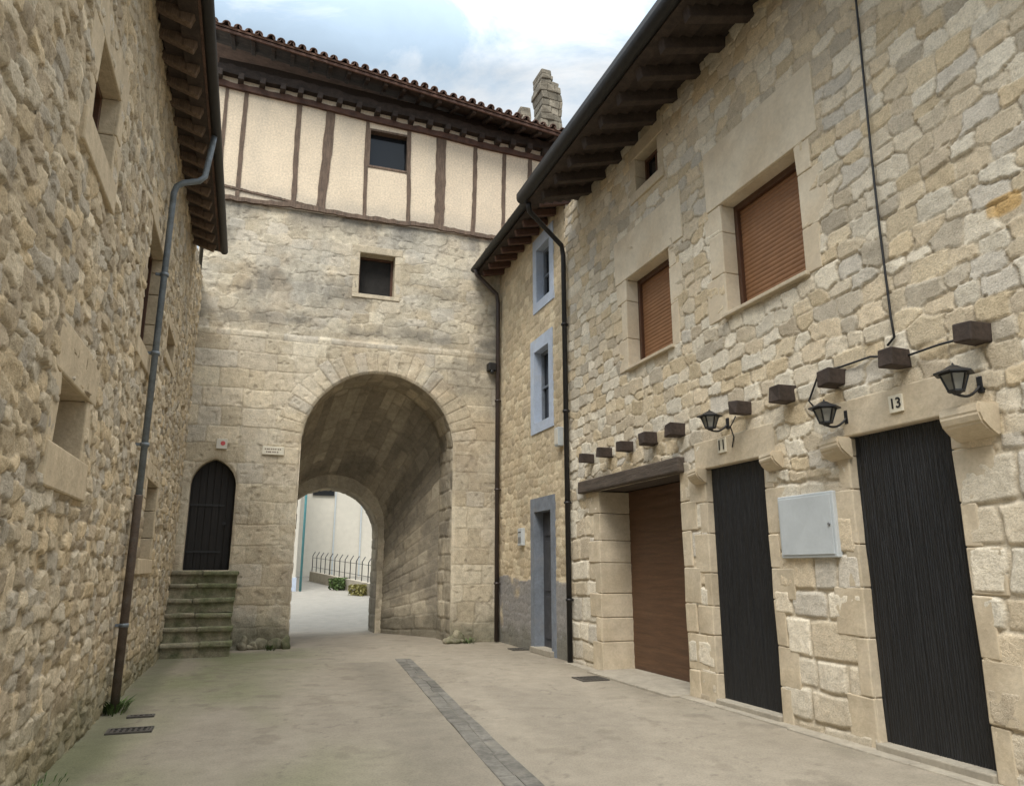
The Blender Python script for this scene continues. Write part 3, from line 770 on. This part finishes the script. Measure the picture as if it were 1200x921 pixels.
drainpipe([(4.5, D-.3, BH), (4.55, D-.26, BH-.12), (XR-.14, D-.17, BH-.5), (XR-.1, D-.15, BH-.7), (XR-.1, D-.15, .02)], .05, M_bpipe,
          'dark brown drainpipe in corner where gate tower meets the blue trimmed house', [1.2, 3.2, 5.2], (1, 0, 0))
p = onX(611, 629, XR-.05); t = empty('letter_box', (XR, p.y, p.z-.12), 'small white letter box on tan wall left of the grey trimmed door', 'letter box')
mb = MB(); mb.box(XR-.09, XR-.01, p.y-.11, p.y+.11, p.z-.17, p.z+.17, .01); bd = mb.build('case', M_meter, t)
mb = MB(); mb.box(XR-.094, XR-.088, p.y-.08, p.y+.08, p.z+.08, p.z+.10); mb.build('slot', M_iron, bd)
mb = MB(); mb.box(XR-.094, XR-.088, p.y-.08, p.y+.08, p.z-.12, p.z+.0, .002); mb.build('flap', M_steel, bd)
p = onX(656, 512, XR-.05); t = empty('junction_box', (XR, p.y, p.z-.12), 'small white junction box high beside the black drainpipe', 'junction box')
mb = MB(); mb.box(XR-.12, XR-.01, p.y-.09, p.y+.09, p.z-.17, p.z+.17, .012); bd = mb.build('case', M_meter, t)
mb = MB(); mb.box(XR-.128, XR-.12, p.y-.075, p.y+.075, p.z-.14, p.z+.14, .003); mb.build('cover', M_white, bd)

# ================================================================== GATE TOWER
gt = empty('gate_tower', (2.5, D+2, 0), 'stone gate tower with arched passage, half timbered cream top storey and tiled roof', 'tower')
AC, AR, AS = 2.50, 1.62, 4.02
GW = rect([(421, 296), (463, 301), (462, 348), (421, 345)], 'G')
dl = onY(213, 668); dr_ = onY(268, 668); dt = onY(243, 537)
DC, DW, DV0, DTOP = (dl.x+dr_.x)/2, (dr_.x-dl.x)/2, dl.z, dt.z
DR = DW*1.35; DS = DTOP-math.sqrt(DR**2-(DR-DW)**2)
TB = 9.2
zl = onY(440, 402).z
def gatef(u, v):
    e, idh, dx, dy = coursed(u, v, .30, .46, .38, .90, 901, warp=.018)
    e3, id3, dx3, dy3 = rubble(u, v, .40, .26, .34, 5.5, 905, .34, .8)
    r = np.hypot(u-AC, v-AS); th = np.arctan2(v-AS, u-AC)
    n = 25; q = th/PI*n; kk = np.floor(q); ev = np.minimum(q-kk, 1-(q-kk))*PI/n*r; rin = r-AR
    lenv = .46+.12*h2(kk, kk*0, 4)
    ring = (v > AS) & (rin < lenv) & (rin > -.2)
    ev = np.minimum(ev, np.maximum(lenv-rin, 0))
    m = sst(e, .003, .016)
    m3 = sst(e3, .02, .06)
    up = (v > zl+.03*np.sin(u*2)).astype(float)
    H = (.009*m*(.4+.9*np.mod(idh*53.7, 1)))*(1-up)+up*(.012*m3*(.3+.9*np.mod(id3*53.7, 1)))
    P = [(.53, .455, .335), (.49, .42, .305), (.57, .50, .375), (.46, .39, .28), (.52, .45, .34), (.50, .445, .355)]
    cA = pick(idh, P, .16); cA = mixc(cA, (.33, .28, .205), (1-sst(e, .003, .012))*.5)
    cB = pick(id3, P, .22); cB = mixc(cB, (.55, .48, .365), (1-sst(e3, .02, .05))*.7)
    cB = mixc(cB, (.25, .215, .165), (np.exp(-((e3-.035)/.014)**2))*.36)  # dark rim round the upper stones: joint shade put into the colour
    c = cA*(1-up[..., None])+cB*up[..., None]
    mv = sst(ev, .003, .014); idv = h2(kk, kk*0, 44)
    cv = pick(idv, P, .2); cv = mixc(cv, (.25, .21, .155), (1-sst(ev, .003, .012))*.7)
    H = np.where(ring, .014*mv*(.7+.5*idv), H); c = np.where(ring[..., None], cv, c)
    pit = fbm(u*9, v*9, 27, 4)
    H = H+.02*(1-sst(v, zl-.05, zl+.02))+.006*(fbm(u*9, v*9, 7, 3)-.5)-.010*sst(pit, .66, .76)
    H = H-.010*sst(fbm(u*1.3, v*1.5, 71, 4), .58, .66)
    c = c*(.80+.40*fbm(u*.6, v*.6, 19, 5))[..., None]
    c = mixc(c, (.42, .40, .345), sst(v, 5.4, 7.5)*.55*sst(fbm(u*1.0, v*1.0, 90, 4), .32, .6))
    c = mixc(c, (.20, .185, .155), sst(fbm(u*.8, v*1.2, 63, 6), .54, .70)*.60*sst(v, 3.5, 6))
    c = mixc(c, (.38, .29, .19), sst(fbm(u*1.3+4, v*1.3, 73, 5), .56, .70)*.32)
    c = mixc(c, (.60, .54, .43), sst(fbm(u*1.4, v*1.6, 67, 5), .57, .70)*.4)
    c = mixc(c, (.27, .225, .165), sst(fbm(u*1.0, v*.8, 69, 5), .54, .70)*.42*(1-sst(v, 3.5, 5)))
    c = mixc(c, (.18, .155, .12), sst(pit, .66, .76)*.3)
    band = np.exp(-((v-zl-.25+.3*(fbm(u*1.2, v*0+3, 6)-.5))/.18)**2)*sst(fbm(u*1.6, v*2.2, 33, 5), .32, .6)
    c = mixc(c, (.14, .13, .11), band*.62)
    drip = sst(fbm(u*2.4, v*.5, 34, 4), .35, .65)
    band = sst(v, TB-.7, TB-.05)*drip
    c = mixc(c, (.17, .16, .14), band*.68)
    st = np.exp(-((v-7.4)/.4)**2)*sst(fbm(u*2.2, v*1.0, 38, 4), .48, .64)*(u < 2.2)
    c = mixc(c, (.16, .145, .12), st*.55)
    mo = sst(.6-v+.6*fbm(u*2.2, v*2.2, 41, 3), 0, .8)
    c = mixc(c, (.10, .10, .065), mo*.72); H = H+.04*mo*fbm(u*5, v*5, 47, 3)
    return H+.003, c
grid_wall('wall', M_gate, gt, np.arange(XL-.02, 6.8, .0185), np.arange(-.04, TB+.03, .0185),
          [('rect', *GW), ('arch', AC, AR, -.2, AS), ('point', DC, DW, DV0, DS, DR)], gatef, lambda u, v, d: (u, D-d, v), flip=False, fade=.05)
def barrel(a0, a1, y0, y1, seed, name='passage_vault', dark=1.0):
    La = 2*a0[2]+PI*a0[1]
    def prof(s, v):
        t = np.clip((v-y0)/(y1-y0), 0, 1)
        xc = a0[0]+(a1[0]-a0[0])*t; r = a0[1]+(a1[1]-a0[1])*t; vs = a0[2]+(a1[2]-a0[2])*t
        f0 = a0[2]/La; s = np.clip(s/La, 0, 1)
        j1 = s/f0; j2 = (1-s)/f0; a = np.clip((s-f0)/(1-2*f0), 0, 1)*PI
        x = xc-r*np.cos(a); z = np.where(s < f0, j1*vs, np.where(s > 1-f0, j2*vs, vs+r*np.sin(a)))
        return x, z, np.cos(a), -np.sin(a)
    def f(u, v):
        e, idh, dx, dy = coursed(v, u, .24, .4, .3, .65, seed, v1=La+1, warp=.03)
        m = sst(e, .004, .03); H = .018*m*(.3+1.0*np.mod(idh*53.7, 1))+.030*(fbm(u*5, v*5, seed, 4)-.5)
        H = H*np.clip((v-y0)/.04, 0, 1)*np.clip((y1-v)/.04+.25, 0, 1)
        c = pick(idh, [(.46, .395, .29), (.41, .355, .265), (.50, .435, .325), (.37, .32, .24)], .3)
        c = mixc(c, (.30, .255, .19), (1-sst(e, .004, .02))*.6)
        z = prof(u, v)[1]
        c = mixc(c, (.17, .15, .12), sst(fbm(u*1.1, v*1.3, 52, 5), .5, .68)*.5)
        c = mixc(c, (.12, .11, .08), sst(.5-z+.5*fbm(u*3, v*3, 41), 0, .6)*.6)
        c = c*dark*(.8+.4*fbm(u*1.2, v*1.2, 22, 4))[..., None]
        return H, c
    def pl(u, v, d):
        x, z, nx, nz = prof(u, v); return x+nx*d, v, z+nz*d
    grid_wall(name, M_gate, gt, np.linspace(0, La, int(La/.026)), np.linspace(y0, y1, int((y1-y0)/.026)), [], f, pl, flip=True)
Y0_, Y1, Y2 = D+1.15, D+2.95, D+3.9
BC, BR_, BS = 1.86, 1.17, 2.3
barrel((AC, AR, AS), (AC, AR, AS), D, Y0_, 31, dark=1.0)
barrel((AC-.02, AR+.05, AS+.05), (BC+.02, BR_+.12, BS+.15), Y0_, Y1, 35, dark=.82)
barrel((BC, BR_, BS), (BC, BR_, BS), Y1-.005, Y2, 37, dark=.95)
def innerf(u, v):
    e, idh, dx, dy = coursed(u, v, .22, .34, .28, .6, 955)
    c = pick(idh, [(.46, .395, .29), (.41, .355, .265), (.50, .435, .325)], .24)
    r = np.hypot(u-BC, v-BS); th = np.arctan2(v-BS, u-BC); n = 17; q = th/PI*n; kk = np.floor(q)
    ring = (v > BS) & (r-BR_ < .4)
    c = np.where(ring[..., None], pick(h2(kk, kk*0, 3), [(.46, .395, .29), (.41, .355, .265)], .24), c)
    return .012*sst(e, .003, .04), c
grid_wall('passage_wall', M_gate, gt, np.arange(.45, 3.4, .028), np.arange(-.04, 4.2, .028), [('arch', BC, BR_, -.2, BS)], innerf, lambda u, v, d: (u, Y1-.01-d, v))
grid_wall('passage_wall', M_gate, gt, np.arange(.6, 4.4, .05), np.arange(-.04, 6.0, .05), [('arch', AC, AR+.0, -.2, AS)], innerf, lambda u, v, d: (u, Y0_+.001+d*0, v))
grid_wall('rear_wall', M_gate, gt, np.arange(-1.4, 6.8, .08), np.arange(-.04, 11.2, .08), [('arch', BC, BR_, -.2, BS)], innerf, lambda u, v, d: (u, Y2+d, v), flip=True)
mb = MB(); mb.box(6.75, 6.78, D, Y2, 0, 10.9); mb.build('side_wall', M_dressG, gt)
mb = MB(); mb.box(XL-.12, XL-.1, D, Y2, 0, 11.6); mb.build('side_wall', M_dressG, gt)
gwn = small_window(gt, mG, GW, M_dressG, .17, .17, .10, pane=M_dark, proud=.016, depth=.3, frame=True, bars=False)
K = 14
prof = [(DC-DW, DV0)]
a0 = math.acos((DR-DW)/DR)
for k in range(K+1):
    a = PI-(a0)*k/K; prof.append((DC+(DR-DW)+DR*math.cos(a), DS+DR*math.sin(a)))
for k in range(K-1, -1, -1):
    a = (a0)*k/K; prof.append((DC-(DR-DW)+DR*math.cos(a), DS+DR*math.sin(a)))
prof.append((DC+DW, DV0))
rv = MB(); rv.strip([mG(u, .0, v) for u, v in prof], [mG(u, -.24, v) for u, v in prof])
def pdf(u, v):
    q = np.mod(u-DC, .13)/.13; gr = np.minimum(q, 1-q)*.13
    return -.012*(1-sst(gr, 0, .012)), np.full(u.shape+(3,), .03)
pdoor = grid_wall('door', M_pdoor, gt, np.arange(DC-DW-.03, DC+DW+.04, .006), np.linspace(DV0-.02, DTOP+.03, 30), [], pdf, lambda u, v, d: (u, D+.2-d, v))
rv.build('reveal', M_dressG, pdoor, recalc=False)
for zz in (DV0+.35, DV0+1.25):
    h_ = MB(); h_.bar(mG(DC-DW+.02, -.19, zz), mG(DC+DW*.55, -.19, zz), .012, .04); h_.build('hinge', M_iron, pdoor)
h_ = MB(); h_.tube([mG(DC+.25, -.19, DV0+.9), mG(DC+.25, -.17, DV0+.9)], .035, 12); h_.build('lock_plate', M_iron, pdoor)

# ---- half timbered storey
def zf(x): return 11.86-.050*(x+1.0)
def ze(x): return 12.80-.115*(x+1.0)
YT = D-.04
TW = rect([(433, 153), (478, 163), (477, 203), (433, 195)], 'G')
def plf(u, v):
    c = np.zeros(u.shape+(3,))+np.array((.69, .58, .435))
    c = c*(.93+.14*fbm(u*1.0, v*1.0, 3, 3))[..., None]
    c = mixc(c, (.54, .47, .37), sst(fbm(u*2, v*.6, 13, 4), .54, .75)*.4)
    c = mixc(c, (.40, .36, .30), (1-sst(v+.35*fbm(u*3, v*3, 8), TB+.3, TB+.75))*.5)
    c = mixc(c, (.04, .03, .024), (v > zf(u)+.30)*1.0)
    return .010*(fbm(u*2, v*2, 2, 2)-.5), c
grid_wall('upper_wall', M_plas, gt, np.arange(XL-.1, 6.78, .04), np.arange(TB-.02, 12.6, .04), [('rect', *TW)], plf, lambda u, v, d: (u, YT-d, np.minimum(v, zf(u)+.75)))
def ypost(px_t, py_t, px_b, py_b, w):
    a = onY(px_t, py_t, YT-.03); b = onY(px_b, py_b, YT-.03)
    mb = MB(); n = 14
    rings = []
    z0, z1 = TB+.08, zf(a.x)+.02; ph = random.uniform(0, 6)
    for k in range(n+1):
        t_ = k/n; x = b.x+(a.x-b.x)*t_+.010*math.sin(t_*4+ph); z = z0+(z1-z0)*t_; ww = w*(.88+.24*random.random())/2; x += random.uniform(-.005, .005)
        rings.append([(x-ww, YT+.05, z), (x+ww, YT+.05, z), (x+ww, YT-.022, z), (x-ww, YT-.022, z)])
    mb.loft(rings); mb.build('timber_post', M_post, gt)
for a in ((290, 105, 277, 232, .09), (352, 122, 343, 240, .11), (388, 130, 376, 244, .20), (431, 150, 427, 250, .08), (480, 165, 478, 256, .09), (518, 172, 514, 262, .24), (558, 183, 554, 270, .10), (592, 193, 589, 277, .09), (622, 198, 620, 283, .10), (266, 100, 256, 230, .07)):
    ypost(*a)
def longbeam(z0f, h, n1, name, m=M_oldwood, x0=XL-.1, x1=6.8, amp=.015, rag=.5, n=60):
    mb = MB(); rings = []
    for k in range(n+1):
        x = x0+(x1-x0)*k/n; z = z0f(x)+amp*math.sin(x*2.3)+random.uniform(-amp, amp)*rag; hh = h*(.85+.3*random.random())
        rings.append([(x, YT+.06, z), (x, YT+.06, z+hh), (x, YT-n1, z+hh), (x, YT-n1, z)])
    mb.loft(rings); return mb.build(name, m, gt)
longbeam(lambda x: zf(x)-.02, .14, .08, 'top_beam', M_redbeam, amp=.01)
longbeam(lambda x: TB+.0, .10, .05, 'sill_beam', M_post, amp=.018, rag=.9, n=80)
longbeam(lambda x: TB+.30-.10*(x-XL), .05, .03, 'brace', M_post, x0=XL, x1=1.0, amp=.008)
longbeam(lambda x: zf(x)+.27, .22, .16, 'wall_plate', M_oldwood)
w = MB(); wbox(w, mG, TW[0]-.02, TW[1]+.02, -.14, -.12, TW[2]-.02, TW[3]+.02); w = w.build('window', M_glass, gt)
f = MB(); a, b, c, d2 = TW; t = .045
for q in ((a-t, a+.01, c-t, d2+t), (b-.01, b+t, c-t, d2+t), (a+.01, b-.01, c-t, c+.01), (a+.01, b-.01, d2-.01, d2+t)):
    wbox(f, mG, q[0], q[1], -.12, .06, q[2], q[3], .006)
f.build('frame', M_post, w)
x0, x1 = -1.75, 6.95
groof = tile_roof((x0, D-.80, ze(x0)), (x1, D-.80, ze(x1)), (0, 3.1, 1.05), 'roof', gt, pitch=.225)
tile_roof((x0, Y2+.5, ze(x0)+.1), (x1, Y2+.5, ze(x1)+.1), (0, -2.2, .95), 'rear_roof', gt, pitch=.225)
mb = MB()
def eb(y): return (y-(D-.8))*.339
for i in range(5):
    yy = D-.78+i*.19
    mb.bar((x0, yy+.09, ze(x0)-.05+eb(yy)), (x1, yy+.09, ze(x1)-.05+eb(yy)), .18, .03, .003, up=(0, -.3, 1))
mb.build('soffit_boards', M_oldwood, groof)
mb = MB(); mb.bar((x0, D-.76, ze(x0)-.08), (x1, D-.76, ze(x1)-.08), .04, .06, .004); mb.build('fascia', M_redbeam, groof)
x = XL-.25
while x < 6.9:
    z = ze(x)
    mb = MB(); mb.bar((x, D+.05, z-.12+.28), (x, D-.70, z-.12+.02), .09, .10, .01); mb.jitter(.008, 2); mb.build('rafter', M_oldwood, groof)
    x += .42
x = XL-.05
while x < 6.7:
    z = zf(x)+.12+random.uniform(-.01, .01)
    mb = MB(); mb.box(x-.06, x+.06, D-.30, D+.05, z, z+.15, .014); mb.jitter(.012, 2); mb.build('joist_end', M_oldwood, gt)
    x += .42*random.uniform(.9, 1.1)

# ruined stone stack behind roof
mb = MB(); rs = random.Random(5)
cy = 18.2
def stack(xa, xb, z0, z1, chip):
    z = z0
    while z < z1:
        h = rs.uniform(.16, .28); x = xa+rs.uniform(-.035, .035); xe = xb+rs.uniform(-.04, .03)
        if z > z1-.35: xe -= chip
        while x < xe-.08:
            w_ = min(rs.uniform(.2, .42), xe-x)
            mb.box(x, x+w_-.001, cy-.36+rs.uniform(-.03, .03), cy+.36, z, z+h-.002, .028); x += w_
        z += h
stack(7.16, 7.82, 9.5, 15.95, .26)
stack(6.55, 7.15, 12.4, 14.35, .25)
mb.box(6.4, 7.9, cy-.25, cy+.35, 8, 12.7, .05)
mb.jitter(.022, 1.5)
o = mb.build('ruined_turret', M_turret); tag(o, 'broken stone turret stub rising behind the right end of the tiled gate roof', 'turret')

p = onY(260, 520, D-.05); t = empty('notice_sign', (p.x, D-.04, p.z-.1), 'small white sign with red mark above the pointed door', 'sign')
mb = MB(); mb.box(p.x-.1, p.x+.1, D-.065, D-.01, p.z-.1, p.z+.1, .004); pl = mb.build('plate', M_white, t)
mb = MB(); mb.tube([(p.x+.02, D-.065, p.z+.01), (p.x+.02, D-.069, p.z+.01)], .045, 18); mb.build('red_mark', M_red, pl)
p = onY(320, 528, D-.05); t = empty('street_plaque', (p.x, D-.04, p.z-.08), 'cream rectangular street plaque on stone left of the big arch', 'sign')
mb = MB(); mb.box(p.x-.21, p.x+.21, D-.065, D-.01, p.z-.085, p.z+.085, .006); pl = mb.build('plate', M_cream, t)
mb = MB()
for row, xs in ((.028, (-.15, -.11, -.08, -.03, .01, .05, .1, .14)), (-.03, (-.12, -.08, -.05, .0, .04, .09))):
    for xx in xs: mb.bar((p.x+xx-.012, D-.066, p.z+row), (p.x+xx+.012, D-.066, p.z+row), .004, .022)
mb.build('lettering', M_wframe, pl)
p = onY(576, 431, D-.12); t = empty('alarm_box', (p.x, D, p.z-.1), 'small dark box lamp high on the gate wall by the brown drainpipe', 'box')
mb = MB(); mb.box(p.x-.09, p.x+.09, D-.22, D-.01, p.z-.08, p.z+.10, .015); bd = mb.build('housing', M_gutter, t)
mb = MB(); mb.tube([(p.x, D-.16, p.z-.07), (p.x, D-.16, p.z-.15)], [.06, .04], 12); mb.build('lens', M_glass, bd)

# ---- steps
st = empty('stone_steps', (-.65, 14.7, 0), 'worn mossy stone steps climbing to the pointed door by the left wall', 'steps')
ns = 6; Hs = DV0/ns; yb, ye = onZ(225, 771).y, D
for i in range(ns):
    y0 = yb+(ye-.35-yb)*i/(ns-1) if i < ns-1 else ye-.36
    mb = MB()
    xr = onZ(270, 771).x if i == 0 else -.13+random.uniform(-.03, .025)
    mb.box(XL+.01, xr-.03, y0+.05, ye+.05, i*Hs-.02, (i+1)*Hs-.075, .01)
    xs = XL+.01
    while xs < xr-.05:
        w_ = min(random.uniform(.45, .7), xr-xs)
        if xr-xs-w_ < .2: w_ = xr-xs
        mb.box(xs, xs+w_-.004, y0+random.uniform(-.02, .012), y0+.5 if i < ns-1 else ye+.2, (i+1)*Hs-.085, (i+1)*Hs+random.uniform(-.012, .006), .026)
        xs += w_
    mb.jitter(.011, 2); mb.build('step', M_step, st)

def rocks(cx, cy, n, label, sp=.3):
    mb = MB(); rr = random.Random(int(cx*100))
    for i in range(n):
        x = cx+rr.uniform(-sp, sp); y = cy+rr.uniform(-.08, .1); s_ = rr.uniform(.07, .16); h = rr.uniform(.08, .3)
        M = Matrix.Translation((x, y, h*.35)) @ Matrix.Rotation(rr.uniform(0, 3), 4, 'Z') @ Matrix.Diagonal((s_*1.2, s_, h*.7, 1))
        r_ = bmesh.ops.create_icosphere(mb.bm, subdivisions=3, radius=1, matrix=M)
        for v in r_['verts']:
            c_ = v.co; v.co = c_+Vector((math.sin(c_.z*31+c_.y*17), math.sin(c_.x*29+2), math.sin(c_.y*33+c_.x*11)))*.014
    for f_ in mb.bm.faces: f_.smooth = True
    o = mb.build('footing_stones', M_step); tag(o, label, 'stones')
rocks(.45, D-.06, 9, 'dark mossy stones at foot of the left arch pier', .42)
rocks(4.35, D-.06, 7, 'dark mossy stones at foot of the right arch pier', .3)

def tuft(p, h, n, name, label, m=M_leaf, sp=.1):
    mb = MB()
    for i in range(n):
        a = random.uniform(0, 2*PI); r0 = random.uniform(0, sp); b = Vector((p[0]+math.cos(a)*r0*.5, p[1]+math.sin(a)*r0, p[2]))
        l = h*random.uniform(.4, 1); dr = Vector((math.cos(a)*.5, math.sin(a)*.5, 1)).normalized(); w = Vector((-math.sin(a), math.cos(a), 0))*h*.06
        mdp = b+dr*l*.6; tp = b+dr*l+Vector((math.cos(a), math.sin(a), -.4))*l*.25
        mb.face([b-w*.5, b+w*.5, mdp+w, mdp-w]); mb.face([mdp-w, mdp+w, tp])
    o = mb.build(name, m, recalc=False); tag(o, label, 'weeds'); return o
q = onX(135, 818, XL+.1); tuft((XL+.1, q.y, .0), .22, 90, 'weed_tuft', 'green weeds growing at foot of the grey drainpipe', sp=.25)
tuft((XL+.06, 6.3, 0), .09, 60, 'weed_tuft', 'low green weeds at base of left wall nearest the camera', sp=.5)
tuft((.55, D-.2, .0), .16, 40, 'weed_tuft', 'weeds on the dark stones at the left arch pier', sp=.25)
tuft((4.45, D-.22, .0), .18, 40, 'weed_tuft', 'weeds at the foot of the right arch pier', sp=.25)

# ------------------------------------------------------------------ beyond the arch
fb = empty('white_building', (2, 42, gzf(42)), 'plain white warehouse seen through the arch at the end of the road', 'building')
mb = MB(); mb.box(1.2, 30, 44, 56, gzf(44)-.2, 9.2, .02); wl = mb.build('wall', M_white, fb)
for xx in (4.6, 6.1, 7.6):
    mb = MB(); mb.box(xx-.04, xx+.04, 43.93, 43.999, gzf(44), 9); mb.build('wall_rib', M_meter, wl)
mb = MB(); mb.box(1.0, 30.2, 43.8, 56.2, 9.201, 9.5, .02); mb.build('roof', M_steel, fb)
mb = MB(); mb.box(3.3, 4.5, 43.9, 43.99, 5.6, 6.6, .01); mb.build('window', M_glass, fb)
f2 = empty('white_building', (-4, 34, gzf(34)), 'near white rendered wall of a building left of the teal pipe beyond the arch', 'building')
mb = MB(); mb.box(-12, 2.0, 33, 46, .2, 8.4, .02); w2 = mb.build('wall', M_white, f2)
mb = MB(); mb.box(-12, 2.03, 32.95, 33-.001, .3, 1.15, .004); mb.build('base_band', M_blue, w2)
mb = MB(); mb.box(-12.2, 2.2, 32.8, 46, 8.401, 8.6, .02); mb.build('roof', M_steel, f2)
mb = MB(); mb.tube([(2.2, 32.9, 8.4), (2.2, 32.9, gzf(33))], .05, 10); o = mb.build('drainpipe', M_teal); tag(o, 'teal drainpipe on the corner of the white building beyond the arch', 'drainpipe')
fw = empty('fence', (5, 33, gzf(33)), 'low grey wall topped by dark metal railings beyond the arch', 'fence')
P0 = Vector((3.2, 40, gzf(40))); P1_ = Vector((5.2, 27.5, gzf(27.5)))
mb = MB(); mb.bar(P0+Vector((0, 0, .2)), P1_+Vector((0, 0, .2)), .25, .55, .02); mb.build('low_wall', M_conc, fw)
n = 15
for i in range(n+1):
    p = P0.lerp(P1_, i/n)+Vector((0, 0, .4)); mb = MB(); mb.tube([p, p+Vector((0, 0, .85)), p+Vector((.12, .0, 1.05))], .020, 6); mb.build('post', M_iron, fw)
for zz in (.7, 1.15):
    mb = MB(); mb.tube([P0+Vector((0, 0, zz)), P1_+Vector((0, 0, zz))], .010, 6); mb.build('rail', M_iron, fw)
def shrub(cx, cy, h, r, m, label):
    mb = MB(); b = gzf(cy)
    for i in range(520):
        a = random.uniform(0, 2*PI); q = random.random()**.5*r*(.7+.3*math.sin(3*a)); z = b+random.random()**.8*h
        c = Vector((cx+math.cos(a)*q, cy+math.sin(a)*q, z)); d1 = Vector((random.uniform(-1, 1), random.uniform(-1, 1), random.uniform(-1, 1))).normalized()*.07; d2_ = d1.cross(Vector((random.uniform(-1, 1), 1, .3))).normalized()*.035
        mb.face([c-d1, c+d2_, c+d1, c-d2_])
    root = empty('shrub', (cx, cy, b), label, 'shrub'); mb.build('crown', m, root, recalc=False)
    t_ = MB()
    for k in range(4): t_.tube([(cx, cy, b), (cx+random.uniform(-r, r)*.5, cy+random.uniform(-r, r)*.5, b+h*.7)], [.02, .008], 5)
    t_.build('stem', M_post, root)
shrub(4.75, 27.8, .45, .4, M_leaf, 'green shrub in front of low wall nearest the arch')
shrub(4.3, 30.5, .4, .45, M_flower, 'dull yellow shrub between the green shrubs by the low wall')
shrub(3.85, 33.5, .5, .5, M_leaf, 'green shrub by the far part of the low wall')
shrub(5.6, 29.0, 1.5, .6, M_leaf, 'taller green shrub behind the railings')

# ------------------------------------------------------------------ world and light
world = bpy.data.worlds.new('World'); scene.world = world; world.use_nodes = True
nt = world.node_tree; bg = nt.nodes['Background']
sky = nt.nodes.new('ShaderNodeTexSky'); sky.sky_type = 'NISHITA'; sky.sun_disc = False
sdir = Vector((-.30, -.52, .80)).normalized()
sky.sun_elevation = math.asin(sdir.z); sky.sun_rotation = math.atan2(sdir.x, sdir.y)
tc = nt.nodes.new('ShaderNodeTexCoord').outputs['Generated']
mp = nt.nodes.new('ShaderNodeMapping'); mp.inputs['Scale'].default_value = (1, 1, 1.9); mp.inputs['Location'].default_value = (.35, .1, .2); nt.links.new(tc, mp.inputs[0])
c1 = noise(nt, mp.outputs[0], 4.2, 10, .62, .5); c2 = noise(nt, mp.outputs[0], 6.5, 8, .62, .3)
cover = mrange(nt, c1, .40, .60, .05, 1)
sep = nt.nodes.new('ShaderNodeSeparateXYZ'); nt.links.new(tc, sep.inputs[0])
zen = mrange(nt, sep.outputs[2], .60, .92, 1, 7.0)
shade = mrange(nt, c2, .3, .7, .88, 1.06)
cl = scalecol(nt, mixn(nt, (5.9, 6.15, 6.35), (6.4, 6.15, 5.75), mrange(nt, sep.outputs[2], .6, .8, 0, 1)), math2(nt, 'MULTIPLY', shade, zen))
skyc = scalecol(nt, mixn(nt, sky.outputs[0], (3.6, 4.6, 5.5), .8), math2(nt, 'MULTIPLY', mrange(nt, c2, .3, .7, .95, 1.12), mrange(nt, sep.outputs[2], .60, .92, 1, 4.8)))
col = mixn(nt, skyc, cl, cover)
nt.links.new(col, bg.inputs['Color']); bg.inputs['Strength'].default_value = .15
sun = bpy.data.lights.new('sun', 'SUN'); sun.energy = 2.6; sun.angle = math.radians(22); sun.color = (1, .955, .88)
so = bpy.data.objects.new('sun', sun); C.objects.link(so); so.rotation_euler = sdir.to_track_quat('Z', 'Y').to_euler(); so.location = (0, 0, 30)

cam = bpy.data.cameras.new('camera'); cam.sensor_width = 36; cam.lens = F/1200*36; cam.clip_end = 2000; cam.clip_start = .05
co_ = bpy.data.objects.new('camera', cam); C.objects.link(co_); co_.location = (0, 0, EYE); co_.rotation_euler = (PI/2+TH, 0, -PS); scene.camera = co_
scene.view_settings.view_transform = 'Standard'; scene.view_settings.look = 'None'; scene.view_settings.exposure = 0
